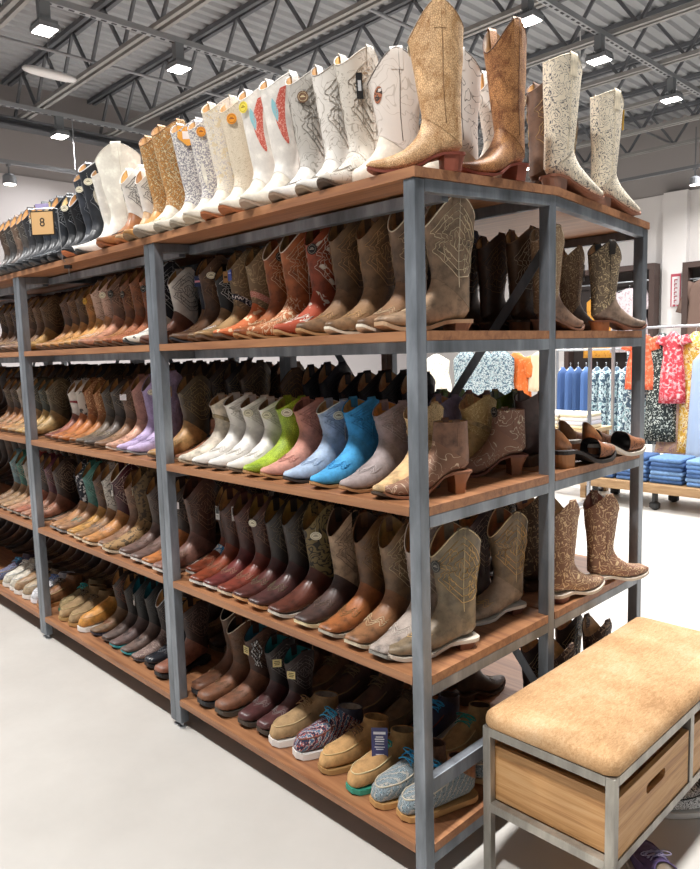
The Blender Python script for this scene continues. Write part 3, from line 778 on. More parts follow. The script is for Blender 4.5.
# ---- middle bay
xb = sp(-1.56, -2.75, 12)
row(2, 'middle bay', sp(-1.66, -2.75, 12), [
 S('tall', spots('e0dccf', '2c2c2c', None, 30, .62), leather('24262e'), 'black shaft boot with white spotted foot', stitch='c8c8c8', pipe='d8d8d8', tagk='ivory', tphi=30, tt=.72, sole='3a3a3a', scale=.97),
 S('tall', scroll('a4603a', '6a3a22', 26, .04), leather('8a4f2e'), 'rust boot with tooled foot and dark tag', stitch='b87a4c', tagk='black_disc', tphi=20, tt=.6, scale=.96),
 S('tall', scroll('9c5c38', '6a3a22', 26, .04), leather('83502f'), 'rust brown boot with carved shaft', stitch='b87a4c', scale=.95),
 S('tall', '9c6840', leather('7c4e32'), 'copper brown boot with gold stitching', stitch='c89a64', tagk='black_disc', tphi=10, tt=.55, scale=.94),
 S('tall12', leather('bc8468'), leather('7a5a48'), 'rose tan foot boot with brown shaft', stitch='c8a488', tagk='black_disc', tphi=20, tt=.6),
 S('tall12', leather('c89468'), scroll('c8a898', '8a6a5a', 16, .04), 'pinkish cream shaft boot with ivory tag', stitch='e8d8c8', tagk='ivory', tphi=20, tt=.6),
 S('tall12', leather('cc9a5c'), scroll('cbb0a0', '8a6a5a', 16, .04), 'pinkish cream shaft boot', stitch='e8d8c8', scale=.97),
 S('tall12', leather('c48c4c'), leather('b07a40'), 'golden tan boot with round gold tag', stitch='d8b070', tagk='gold', tphi=10, tt=.72, scale=.94),
 S('tall12', leather('c08c54'), leather('5c4430'), 'brown shaft boot with amber foot', stitch='a0845c', scale=.94),
 S('tall12', leather('ba8852'), leather('6a4a32'), 'brown shaft boot with carved leaf stitching', stitch='c09a68', scale=.94),
 S('tall12', leather('b4845c'), leather('644c40'), 'brown boot with pink toned foot', stitch='b08c70', scale=.92),
 S('tall12', leather('c49c68'), leather('6e5238'), 'tan foot boot beside the left post', stitch='c8aa78', scale=.9),
])
row(3, 'middle bay', [-1.475]+sp(-1.70, -2.75, 11), [
 S('tall12', leather('c09460'), leather('54442f'), 'olive shaft boot with tan foot by the post', stitch='a89060', scale=.98),
 S('tall', suede('c0aed0'), suede('b3a2c4'), 'lavender suede tall boot with tan card tag', stitch='a493b8', lining='9a8878', tagk='tan_card', tphi=70, tt=.62, sole='8c8c8c', scale=.93),
 S('tall', suede('bfaccf'), suede('ad9dc0'), 'lavender suede tall boot with ivory oval tag', stitch='a493b8', lining='9a8878', tagk='ivory', tphi=50, tt=.7, sole='8c8c8c', scale=.92),
 S('tall', leather('d0a088'), suede('b08478'), 'peach foot boot with dusty pink shaft', stitch='c8a090', sole='d8c8b8', scale=.92),
 S('tall12', '8c6a50', '6e5240', 'brown boot with small white tag', stitch='b49470', tagk='white_card', tphi=20, tt=.7, scale=.92),
 S('tall12', leather('5c5048'), leather('3c322c'), 'charcoal brown boot with pale stitching', stitch='b0a088', scale=.95),
 S('tall12', leather('6c5c4c'), leather('463a30'), 'smoky brown boot with scroll stitching', stitch='a08c6c', scale=.93),
 S('tall12', leather('a86c3c'), scroll('9c6034', 'd8b080', 22, .05), 'orange tan boot with carved flower shaft', stitch=None, scale=.92),
 S('tall12', leather('b4703c'), scroll('8c5630', 'd0a878', 22, .05), 'rust boot with carved flower shaft', stitch=None, scale=.92),
 S('tall12', leather('b06c40'), spots('c8c4bc', '3c3c3c', None, 34, .62), 'spotted white shaft boot with rust foot', stitch=None, scale=.92),
 S('tall12', leather('8c5444'), white, 'white shaft boot with dark red band', stitch=None, post=band(plain('8c2c34', .6), .32, .42), scale=.9),
 S('tall12', leather('9c8054'), leather('4c4030'), 'olive brown boot beside the left post', stitch='8c7850', scale=.86),
])
row(4, 'middle bay', sp(-1.47, -2.73, 12), [
 S('square', leather('8a6458'), leather('5c3c30'), 'chestnut boot nearest the right post', stitch='a88468', sole='d0c8c0', lining='7a4c34'),
 S('square', leather('b4703c'), leather('3c2e28'), 'dark shaft boot with orange foot, small white tag', stitch='8c7864', sole='d0c8c0', tagk='white_card', tphi=20, tt=.6, scale=.97),
 S('square', leather('6c544c'), leather('3c2c2c'), 'plum brown boot with dark shaft', stitch='7c6454', sole='d0c8c0', scale=.96),
 S('square', leather('6c544c'), leather('4a382e'), 'plum brown boot with plain shaft', stitch='7c6454', sole='d0c8c0', scale=.95),
 S('square', spots('9c7a50', '54422c', None, 50, .56), spots('6c5638', '3c2e20', None, 60, .54), 'olive leopard print boot with round tag', stitch=None, tagk='ivory', tphi=-20, tt=.6, sole='c8b8a0'),
 S('square', leather('8c6850'), leather('7c5840'), 'brown boot with tan lining', stitch='a8886a', sole='d8d0c4', scale=.95),
 S('square', leather('bc8450'), leather('4c1e28'), 'burgundy shaft boot with white rope edging', stitch='d8c0b0', pipe='e8e0d8', sole='d8c4a8', tagk='white_long', tphi=-10, tt=.5),
 S('square', leather('96704c'), scroll('c8c4bc', '6c6864', 14, .04), 'white shaft boot with grey stitching', stitch='8c8884', sole='d8c4a8', pipe='5c5854'),
 S('square', leather('bc8c4c'), leather('5c4030'), 'golden foot boot with brown shaft', stitch='a08058', sole='d8c4a8', scale=.96),
 S('square', leather('9c7454'), leather('3f7c74'), 'teal shaft boot with brown foot', stitch='8cb4a8', sole='8c8c8c', scale=.94),
 S('square', leather('b4845c'), spots('1c2230', 'dcdce0', None, 60, .58), 'navy star print shaft boot', stitch=None, sole='8c8c8c', scale=.94),
 S('square', leather('8c6850'), leather('4c3a32'), 'brown boot beside the left post', stitch='a08468', scale=.92),
])
row(5, 'middle bay', sp(-1.58, -2.74, 11), [
 S('work', leather('8a5a48'), leather('3c2c28'), 'brown rubber sole boot by the right post', stitch='8c7064', sole='26282a', scale=.9),
 S('work', leather('26282e', .25), leather('202228'), 'glossy black work boot with white topline', stitch='6c6c70', sole='1e2022', pipe='d8d8d8', scale=.85),
 S('square', scroll('77605a', 'a89488', 20, .05), leather('2a2424'), 'brown boot with stitched foot, black shaft', stitch='8c7c70', sole='4c4c50', pipe='d8d8d8', scale=.86, zs=.95),
 S('square', leather('6c5850'), leather('2a2a2a'), 'dark brown boot with teal sole and lining', stitch='4c4c4c', sole='3c9ca4', lining='1f7080', scale=.86),
 S('square', leather('685450'), leather('222628'), 'dark boot with teal sole edge and white tag', stitch='4c4c4c', sole='3c9ca4', lining='1f7080', tagk='white_long', tphi=-10, tt=.5, scale=.86),
 S('square', leather('60504a'), leather('2c2a2a'), 'charcoal brown plain boot', stitch='5c4c44', sole='5c5450', scale=.82),
 S('square', leather('7a6048'), leather('3c2e28'), 'brown boot with rust laced shaft', stitch='9c5c44', sole='3c3c48', scale=.82),
 S('sneaker', leather('c88c44'), leather('c4883f'), 'orange tan slip on with white sole', stitch='d8a464', sole='ece8e2', laces=None, lining='8c6030'),
 S('moc', suede('947a58'), suede('8c7250'), 'olive tan moccasin', stitch='c8b080', sole='b48a54', laces='5c4830', lining='6c5840'),
 S('moc', suede('a08460'), suede('8c7250'), 'tan moccasin with dark laces', stitch='c8b080', sole='b0905c', laces='4c3c2c', lining='6c5840'),
 S('moc', suede('94805c'), suede('7c6c50'), 'tan moccasin with turquoise laces and green sole', stitch='c8b080', sole='4c9478', laces='3caeae', lining='6c5840'),
])
# ---- far left bay
xc = sp(-2.93, -3.62, 7)
row(2, 'far left bay', xc, [S('tall12', leather(f), leather(s), d, stitch='c0a078', scale=.92) for f, s, d in (
 ('b08850', '6a5038', 'brown boot with tan foot'), ('8c6c54', '7a5a44', 'brown boot with carved shaft'), ('8a6c58', '6a5040', 'dusky brown boot'), ('5c4c44', '3c3230', 'dark shaft boot'),
 ('6c5444', '4a3a34', 'dark brown boot'), ('7a5c44', '5c4434', 'chestnut boot'), ('7a5c44', '4c3a30', 'umber boot'))])
row(3, 'far left bay', xc, [S('tall12', leather(f), leather(s), d, stitch='b8a888', scale=.92) for f, s, d in (
 ('b49464', '6a5c44', 'tan foot boot with grey brown shaft'), ('c09c60', '3c4038', 'dark green shaft boot with tan foot'), ('a8845c', '3a3a32', 'charcoal shaft boot'), ('b48450', 'c8bcb4', 'white shaft boot with orange tan foot'),
 ('a87850', 'a89c90', 'pale grey shaft boot'), ('9c6c48', '4c3a30', 'dark shaft boot with brown foot'), ('8c6444', '5c4838', 'brown boot'))])
row(4, 'far left bay', xc, [S('square', leather(f), leather(s), d, stitch='c8b094', scale=.92, sole='9c9488') for f, s, d in (
 ('9c6a54', '4a3830', 'pink brown boot'), ('a87a64', '5c2434', 'maroon shaft boot with pink tan foot'), ('a4644c', '3c2c28', 'rust foot boot'), ('b08468', '8c2c30', 'red shaft boot with tan foot'),
 ('b08c68', 'a8a49c', 'grey shaft boot with turned cuff'), ('9c7c5c', '2f6c60', 'green shaft boot'), ('8c6c50', '6c8c94', 'blue grey shaft boot'))])
row(5, 'far left bay', xc, [
 S('moc', leather('8a6040'), leather('8a6040'), 'rust brown moccasin by the post', stitch='c8b080', sole='b07a48', laces='4c3c2c', lining='6c5840'),
 S('sneaker', leather('d8d8dc'), leather('c8ccd8'), 'white and blue canvas sneaker', stitch='c8c8c8', sole='e8e8ec', laces='6c8cc8', lining='8c8c94'),
 S('sneaker', leather('a89478'), leather('6c5c4c'), 'tan and brown sneaker', stitch='c8c0b0', sole='e8e4dc', laces='3c3834', lining='5c5040'),
 S('sneaker', leather('9c7c5c'), leather('4c3c30'), 'brown sneaker with white sole', stitch='c8b898', sole='e8e4dc', laces='3c3834', lining='5c5040'),
 S('sneaker', leather('c8c0b0'), leather('b8b0a0'), 'cream canvas sneaker', stitch='c8c8c8', sole='e8e4dc', laces='e8e4dc', lining='8c8c84'),
 S('sneaker', leather('d0cabc'), leather('c4bcac'), 'off white canvas sneaker', stitch='c8c8c8', sole='e8e4dc', laces='e8e4dc', lining='8c8c84'),
 S('moc', stripes(['3c4a6c', '8c9cb0', '5c3a4c'], 60), leather('4c3c4c'), 'blue patterned chukka', stitch='9c8c7c', sole='b08c60', laces='4c9cc8', lining='5c4c44')])

# ---- back rows (heels against the middle of the double shelving)
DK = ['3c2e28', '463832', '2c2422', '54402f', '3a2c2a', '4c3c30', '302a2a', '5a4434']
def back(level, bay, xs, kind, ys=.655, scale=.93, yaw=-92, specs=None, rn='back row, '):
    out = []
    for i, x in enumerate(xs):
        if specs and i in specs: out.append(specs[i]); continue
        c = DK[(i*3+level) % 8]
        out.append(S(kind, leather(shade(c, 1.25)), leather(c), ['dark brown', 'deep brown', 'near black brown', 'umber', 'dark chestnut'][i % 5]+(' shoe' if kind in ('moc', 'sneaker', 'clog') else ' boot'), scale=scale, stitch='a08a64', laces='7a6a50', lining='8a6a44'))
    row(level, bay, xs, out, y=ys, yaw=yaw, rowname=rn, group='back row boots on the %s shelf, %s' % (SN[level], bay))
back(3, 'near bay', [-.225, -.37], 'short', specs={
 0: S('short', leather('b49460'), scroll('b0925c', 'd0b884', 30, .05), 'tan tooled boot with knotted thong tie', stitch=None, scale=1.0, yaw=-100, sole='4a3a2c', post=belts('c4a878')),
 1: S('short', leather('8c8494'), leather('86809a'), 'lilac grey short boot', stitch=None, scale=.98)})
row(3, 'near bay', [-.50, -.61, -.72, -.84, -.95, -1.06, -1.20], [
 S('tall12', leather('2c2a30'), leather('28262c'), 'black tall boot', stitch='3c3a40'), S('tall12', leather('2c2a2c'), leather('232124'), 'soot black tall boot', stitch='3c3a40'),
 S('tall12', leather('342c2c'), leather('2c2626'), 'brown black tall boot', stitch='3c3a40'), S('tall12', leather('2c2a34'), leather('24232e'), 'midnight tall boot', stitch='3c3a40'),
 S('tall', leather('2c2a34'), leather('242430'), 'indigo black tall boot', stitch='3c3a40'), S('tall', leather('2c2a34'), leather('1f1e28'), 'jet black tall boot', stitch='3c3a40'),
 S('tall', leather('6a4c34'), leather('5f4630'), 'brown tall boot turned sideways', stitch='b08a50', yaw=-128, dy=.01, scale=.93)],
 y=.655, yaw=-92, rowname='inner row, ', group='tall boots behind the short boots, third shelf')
back(4, 'near bay', sp(-.10, -1.25, 9), 'square', scale=.94, specs={
 0: S('square', leather('9c8874'), leather('7d6c56'), 'taupe boot with gold flame stitching', yaw=-109, stitch='e0b878', pipe='d8c49a', sole='e0d8cc', heel='6a3c2c', scale=.98, lining='a86a3c'),
 1: S('square', leather('5c4c4c'), leather('4c3e40'), 'plum brown boot with cream scrolls', stitch='c0b0a0', scale=.97)})
back(5, 'near bay', sp(-.085, -1.2, 9), 'moc', scale=1, ys=.62, specs={
 0: S('moc', GM, leather('6c5048'), 'blue grey woven shoe with blue laces', laces='3a86b8', sole='b89468', lining='5a4438', stitch='c8bca4'),
 1: S('moc', suede('a8885c'), suede('a08258'), 'tan suede chukka with green laces', laces='3c9c8c', sole='b89468', lining='5a4438', stitch='d8c08c'),
 2: S('sneaker', leather('2c3450'), leather('343040'), 'dark patterned sneaker with blue laces', laces='3aa0d8', sole='d8d4cc', lining='5a4438', stitch='7c3c30'),
 3: S('moc', suede('6c5a44'), suede('64523c'), 'olive brown chukka', laces='4c3c2c', sole='5a4430', lining='5a4438', stitch='7c6848'),
 7: S('work', leather('6a4a38'), leather('4a362c'), 'brown work boot', stitch='7a5c40', sole='2c3034', scale=.8),
 8: S('work', leather('6a4a38'), leather('4a362c'), 'brown work boot with tan collar', stitch='7a5c40', sole='2c3034', scale=.8)})
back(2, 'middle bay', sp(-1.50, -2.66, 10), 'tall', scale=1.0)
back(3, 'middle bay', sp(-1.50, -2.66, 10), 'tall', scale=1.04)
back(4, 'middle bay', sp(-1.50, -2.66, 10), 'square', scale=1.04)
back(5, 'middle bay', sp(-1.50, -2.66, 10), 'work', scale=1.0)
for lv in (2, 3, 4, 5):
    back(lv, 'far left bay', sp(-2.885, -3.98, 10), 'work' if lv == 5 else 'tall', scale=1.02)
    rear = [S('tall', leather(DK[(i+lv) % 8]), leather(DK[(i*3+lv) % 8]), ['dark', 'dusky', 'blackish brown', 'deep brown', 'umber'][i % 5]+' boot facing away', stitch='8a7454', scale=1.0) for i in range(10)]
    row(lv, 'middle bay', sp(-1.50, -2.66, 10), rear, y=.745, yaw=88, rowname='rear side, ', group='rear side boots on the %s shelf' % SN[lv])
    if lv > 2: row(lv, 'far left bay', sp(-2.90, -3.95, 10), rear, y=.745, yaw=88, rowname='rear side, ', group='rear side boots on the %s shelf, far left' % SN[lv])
for lv in (4, 5):
    rear = [S('tall', leather(DK[(i+lv) % 8]), leather(DK[(i*3+lv) % 8]), ['dark', 'dusky', 'blackish brown', 'deep brown', 'umber'][i % 5]+' boot facing away', stitch='8a7454', scale=.96) for i in range(7)]
    row(lv, 'near bay', sp(-.45, -1.24, 7), rear, y=.745, yaw=88, rowname='rear side, ', group='rear side boots on the %s shelf, near bay' % SN[lv])
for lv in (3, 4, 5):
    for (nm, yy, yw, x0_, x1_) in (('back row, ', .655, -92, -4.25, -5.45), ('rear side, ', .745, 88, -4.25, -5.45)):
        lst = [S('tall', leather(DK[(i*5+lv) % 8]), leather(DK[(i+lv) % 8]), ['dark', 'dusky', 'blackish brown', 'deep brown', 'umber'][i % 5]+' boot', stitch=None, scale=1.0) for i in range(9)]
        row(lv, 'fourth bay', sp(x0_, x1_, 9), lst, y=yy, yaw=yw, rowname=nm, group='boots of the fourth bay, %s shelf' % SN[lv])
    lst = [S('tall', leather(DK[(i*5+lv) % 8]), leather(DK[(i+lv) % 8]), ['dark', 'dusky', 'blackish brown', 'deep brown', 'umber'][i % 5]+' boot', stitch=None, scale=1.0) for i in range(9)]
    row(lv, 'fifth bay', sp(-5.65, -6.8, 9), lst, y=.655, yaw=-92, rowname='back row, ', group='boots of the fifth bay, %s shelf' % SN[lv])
row(2, 'near bay', sp(-.195, -1.22, 9), [
 S('tall', '5c4434', '60462f', 'brown boot with large cream flower embroidery', stitch='e0d0b8', scale=.97, heel='8a5a3c', post=stars(plain('ddd0c0', .6)), lining='c8a058', pipe='8a6a48'),
 S('tall', '4a3426', '483426', 'dark brown boot with amber lining', stitch='8a6a48', scale=.95, lining='c8a058', heel='4a3226'),
 S('tall', '5c4836', '4c3c30', 'dark boot with navy pull strap', stitch='a89070', scale=.98, strap='28304c', heel='6a4630')] +
 [S('tall', leather(DK[i]), leather(DK[(i*3) % 8]), 'dark brown boot facing away', stitch='7a6448', scale=.95) for i in range(6)],
 y=.748, yaw=86, rowname='rear side, ', group='rear side boots on the second shelf, near bay')

# ---- end bay facing the clothes (toes towards the racks)
def endboots(level, lst):
    for kind, x, y, yaw, f, s, lab, kw in lst:
        kw.setdefault('zs', 1.35 if kind == 'clog' else 1)
        boot(kind, (x, y, SURF[level]), math.radians(yaw), leather(f) if isinstance(f, str) else f, leather(s) if isinstance(s, str) else s,
             lab+' on the %s shelf' % SN[level], group='footwear on the end bay, %s shelf' % SN[level], **kw)
endboots(2, [
 ('tall', -.078, .715, 86, '9a7c68', scroll('a08468', 'd8c4a0', 22, .04), 'taupe boot, toe towards clothes racks, just right of the middle post', dict(stitch=None, sole='8a6a58', pipe='d8c8ac', scale=.92)),
 ('tall', -.19, 1.085, 86, '5a4638', scroll('7a6048', 'c8b088', 24, .04), 'brown scroll stitched boot with black tag in the end bay', dict(stitch=None, tagk='black_long', tphi=-45, tt=.55, scale=.86)),
 ('tall', -.06, 1.07, 68, '8a7464', scroll('6a5a48', 'cdb890', 22, .04), 'taupe and gold boot nearest the right end post', dict(stitch=None, sole='7a4a34', heel='a0643c', pipe='3a3028', strap='2a241e', scale=.86)),
 ])
endboots(3, [
 ('clog', -.055, .80, 78, scroll('9a623e', '5c3420', 30, .06), 'a87048', 'tooled brown clog, toe to the right, beside the middle post', dict(sole='2a2422', heel='b07a4c', lining='1c1818')),
 ('clog', -.06, 1.03, 75, scroll('9a623e', '5c3420', 30, .06), 'a06c44', 'tooled brown clog with white stitched rim in end bay centre', dict(sole='d8d0c4', heel='9a6440', lining='1c1818')),
 ('clog', -.30, 1.06, 80, scroll('8c5838', '5c3420', 30, .06), '96603c', 'tooled brown clog, second row of the end bay, left', dict(sole='2a2422', heel='8a5434', lining='1c1818')),
 ('clog', -.18, 1.07, 80, scroll('94603c', '5c3420', 30, .06), 'a87448', 'tooled brown clog nearest the right post, rear line', dict(sole='d8d0c4', heel='b07a50', lining='1c1818')),
 ('clog', -.42, 1.06, 80, scroll('7c4c30', '4c2c1c', 30, .06), '7c4c30', 'dark tooled clog at the back of the end bay', dict(sole='2a2422', heel='6a4028', lining='1c1818')),
 ('short', -.16, .75, 92, '4a3a38', '54403c', 'purple brown short boot seen between the posts', dict(lining='6a4c40', stitch=None)),
 ('short', -.27, .75, 92, '4c5420', leather('4c5a1c', .18), 'shiny dark green short boot behind the ankle booties', dict(lining='3c401c', stitch=None)),
 ('short', -.39, .75, 92, '7a4a40', '744840', 'reddish brown short boot behind the ankle booties', dict(lining='8c5c48', stitch=None)),
 ('short', -.51, .75, 92, snake('6c9c3c', '50802c', '3c602c'), snake('6c9c3c', '50802c', '3c602c'), 'leaf green snakeskin short boot in the far row', dict(lining='6c5c3c', stitch=None)),
 ('short', -.62, .75, 92, '2c4c54', '2c4a54', 'dark teal short boot in the far row', dict(lining='4c4c3c', stitch=None)),
 ('short', -.73, .75, 92, '3c4450', '3c4450', 'slate short boot in the far row', dict(lining='6c5c4c', stitch=None)),
 ('short', -.85, .75, 92, '8c8c94', '84848c', 'pale grey short boot in the far row', dict(lining='8c7c5c', stitch=None)),
 ('short', -.97, .75, 92, '4c4c5c', '4a4a58', 'blue grey short boot in the far row', dict(lining='6c5c4c', stitch=None)),
 ])
endboots(4, [
 ('square', -.055, .775, 84, scroll('8f6a54', 'e0c8a0', 22, .05), scroll('8a6650', 'd8bc94', 22, .05), 'brown floral stitched boot, toe right, beside the middle post', dict(stitch=None, sole='d8ccbc', heel='7a4a3c')),
 ('square', -.20, .82, 84, '4c382c', scroll('54402f', 'b89c74', 20, .04), 'dark brown boot with swirl stitching in end bay', dict(stitch=None, strap='3c3850')),
 ('square', -.055, 1.05, 68, scroll('8c6450', 'd8bc94', 22, .05), scroll('85604c', 'd8bc94', 20, .05), 'reddish brown boot with swirl stitching near the right post', dict(stitch=None, sole='d8ccbc', heel='6a4034', lining='8a4c34', scale=.93)),
 ('square', -.33, .82, 84, '3c302c', '40342e', 'dark brown boot deep in end bay', dict(scale=.95)),
 ])
endboots(5, [
 ('square', -.055, .78, 88, '5c4a44', scroll('54403a', 'c0a488', 18, .04), 'dark brown boot with pale scrolls beside the bench', dict(stitch=None, scale=.95)),
 ('square', -.17, .80, 88, '4c3c3a', '44332e', 'dark wine boot beside the bench', dict(scale=.93)),
 ('square', -.055, 1.06, 88, '4c3a36', scroll('4c3a34', 'c0a488', 18, .04), 'dark brown scroll stitched boot behind the bench cushion', dict(stitch=None, scale=.95)),
 ('square', -.18, 1.07, 88, '44342e', '3c2e28', 'dark boot in the shade behind the bench', dict(scale=.93)),
 ])
# hat box style tray of tan ankle boot at the corner, third shelf
boot('ankle', (-.085, .655, SURF[3]), math.radians(-127), scroll('96705c', 'd8ccb4', 12, .02), scroll('8c6858', 'd8ccb4', 13, .02),
     'brown ankle boot with white flower embroidery beside the middle post', sole='7a4c3c', heel='8a5a3c', stitch=None, scale=.97, group='ankle boots on the third shelf', tagk='black_disc', tphi=20, tt=.9)

# size placard on the top shelf
t = thing('size_placard', 'tan card with black figure 8 in wire clip on top shelf edge', 'sign', (-2.20, -.045, 0), math.radians(38))
m = MB().box(-.052, .052, -.052, -.048, 2.135, 2.235); part('card', m, plain('d2a873', .6), t)
m = MB().box(-.058, .058, -.0475, -.044, 2.129, 2.241); part('backing', m, plain('2a2826', .5), t)
m = MB().tube([(-.064, -.05, 2.13), (-.064, -.05, 2.25), (.062, -.05, 2.25), (.075, -.045, 2.245), (.075, -.03, 2.02), (.075, .03, 2.0), (.06, .045, 2.0)], .0022, 6)
m.tube([(.07, .03, 2.0), (.07, .03, 1.95)], .002, 6); part('wire_stand', m, plain('a8acb0', .35, .8), t)
m = MB().box(.055, .085, .015, .035, 1.985, 2.01); part('clamp', m, plain('34363a', .4), t)
m = MB().box(-.03, .035, -.05, -.046, 2.246, 2.272); part('clip', m, plain('a79cc4', .4), t)
label_text('8', .055, plain('1c1a18', .6), t, (0, -.0525, 2.187), (PI/2, 0, 0), 'number')

# ------------------------------------------------------------------ bench
bx0, bx1, by0, by1, bz = .063, .467, .19, 1.215, .46
P2 = .026
t = thing('bench', 'cowhide topped steel bench with wooden crates beside the shelving end', 'bench', (bx0, by0, 0))
LX, LY = bx1-bx0, by1-by0
for px, py in ((0, 0), (LX-P2, 0), (0, LY-P2), (LX-P2, LY-P2)):
    part('leg', MB().box(px, px+P2, py, py+P2, 0, bz), BENCH_STEEL, t, bevel=.002)
part('leg', MB().box(LX-P2, LX, LY/2-P2/2, LY/2+P2/2, .225, bz-P2), BENCH_STEEL, t)
for z in (bz-P2, .20):
    part('rail', MB().box(P2, LX-P2, 0, P2, z, z+P2), BENCH_STEEL, t)
    part('rail', MB().box(P2, LX-P2, LY-P2, LY, z, z+P2), BENCH_STEEL, t)
    part('rail', MB().box(0, P2, P2, LY-P2, z, z+P2), BENCH_STEEL, t)
    part('rail', MB().box(LX-P2, LX, P2, LY-P2, z, z+P2), BENCH_STEEL, t)
part('deck', MB().box(P2, LX-P2, P2, LY-P2, .2, .212), CRATE_WOOD, t)
hide, nt, b = newmat('cowhide'); v = coords(nt, (6, 1.6, 6))
n1 = noise(nt, v, 26, 6, .7, 1.2); n2 = noise(nt, coords(nt), 4, 3)
mx = nt.nodes.new('ShaderNodeMath'); mx.operation = 'ADD'; nt.links.new(n1, mx.inputs[0]); nt.links.new(n2, mx.inputs[1])
hf = nt.nodes.new('ShaderNodeMath'); hf.operation = 'MULTIPLY'; hf.inputs[1].default_value = .5; nt.links.new(mx.outputs[0], hf.inputs[0])
nt.links.new(ramp(nt, hf.outputs[0], [(.36, 'a67c50'), (.48, 'c89e70'), (.6, 'dab890')]), b.inputs['Base Color'])
b.inputs['Roughness'].default_value = .8; bump(nt, b, n1, .5, .003)
m = MB(); rows = []; cz = bz+.002; ch = .062
for z, ins in ((0, .002), (.006, -.002), (.018, -.003), (.034, .002), (.046, .014), (.052, .032), (.055, .08)):
    ring = []
    for (cx, cy, a0) in ((LX-.03, LY-.03, 0), (.03, LY-.03, PI/2), (.03, .03, PI), (LX-.03, .03, 3*PI/2)):
        for k in range(5):
            a = a0+PI/2*k/4; r = .03-min(ins, .028)
            ex = max(0, ins-.028)
            ox = -ex if cx > LX/2 else ex; oy = -ex if cy > LY/2 else ex
            ring.append((cx+ox+r*math.cos(a), cy+oy+r*math.sin(a), cz+z+.002*math.sin(cy*9+k)))
    rows.append(ring)
m.grid(rows, True, True, True)
part('cushion', m, hide, t, True)
# crates
def crate(y0, y1, lab):
    c = thing('wooden_crate', lab, 'crate', ((bx0+bx1)/2, (y0+y1)/2, .2265), 0, 'crates under the bench')
    hx = LX/2-.004; hy = (y1-y0)/2; th = .013; H = .168
    for sg in (-1, 1):
        part('side_panel', MB().box(-hx+th, hx-th, sg*hy-(th if sg > 0 else 0), sg*hy+(0 if sg > 0 else th), 0, H), CRATE_WOOD_L, c, bevel=.001)
    part('side_panel', MB().box(-hx, -hx+th, -hy, hy, 0, H), CRATE_WOOD, c)
    # front board with a slot handle
    m = MB(); sw, s0, s1 = .048, .098, .128
    slot = [(sw*math.cos(a) if 0 else 0, 0) for a in ()]
    inner = []
    for k in range(9): a = -PI/2+PI*k/8; inner.append((sw+.015*math.cos(a), .113+.015*math.sin(a)))
    for k in range(9): a = PI/2+PI*k/8; inner.append((-sw+.015*math.cos(a), .113+.015*math.sin(a)))
    outer = []
    for (y, z) in inner:
        dy, dz = y, z-.113
        s = min(hy/abs(dy) if abs(dy) > 1e-6 else 99, ((H-.113)/dz if dz > 0 else (.113/-dz if dz < 0 else 99)))
        outer.append((dy*s, .113+dz*s))
    # insert corners
    pts_o = []; pts_i = []
    nI = len(inner)
    for k in range(nI):
        pts_o.append(outer[k]); pts_i.append(inner[k])
        a, bb = outer[k], outer[(k+1) % nI]
        on = lambda p: 'y' if abs(abs(p[0])-hy) < 1e-6 else 'z'
        if on(a) == 'y' and on(bb) == 'y' and a[0]*bb[0] < 0:
            czz = 0 if a[1] < .113 else H; sg_ = 1 if a[0] > 0 else -1; q = inner[k]; q2 = inner[(k+1) % nI]
            pts_o += [(sg_*hy, czz), (-sg_*hy, czz)]; pts_i += [(q[0]*.66+q2[0]*.34, q[1]), (q[0]*.34+q2[0]*.66, q[1])]
        elif on(a) != on(bb):
            cy = hy if (a[0]+bb[0]) > 0 else -hy; czz = H if (a[1]+bb[1])/2 > .09 else 0
            pts_o.append((cy, czz)); pts_i.append(((inner[k][0]+inner[(k+1) % nI][0])/2, (inner[k][1]+inner[(k+1) % nI][1])/2))
    xo, xi = hx, hx-th
    R = [[(xo, y, z) for y, z in pts_i], [(xo, y, z) for y, z in pts_o], [(xi, y, z) for y, z in pts_o], [(xi, y, z) for y, z in pts_i]]
    R.append(R[0]); m.grid(R)
    part('handle_panel', m, CRATE_WOOD, c)
    part('bottom', MB().box(-hx+th, hx-th, -hy+th, hy-th, 0, .01), CRATE_WOOD_L, c)
crate(by0+.03, (by0+by1)/2-.018, 'open wooden crate with slot handle in the near half of the bench')
crate((by0+by1)/2+.018, by1-.03, 'open wooden crate in the far half of the bench, at the photo edge')

# shoes on the floor beside the bench
boot('sneaker', (.555, .375, 0), math.radians(135), suede('54436c'), suede('4c3c64'), 'purple cloth shoe on the floor just under the bench edge', laces='8c84a0', sole='c8c4c0', lining='7c6c5c', stitch='6c5c84', group='shoes on the floor by the bench')
boot('sneaker', (.50, 1.03, 0), math.radians(-130), scroll('d8d8d8', '303030', 60, .08), scroll('c8c8c8', '303030', 60, .08), 'black and white patterned shoe on the floor beyond the purple one', laces='2c2c2c', sole='e4e2de', lining='4c4c4c', stitch='303030', group='shoes on the floor by the bench')

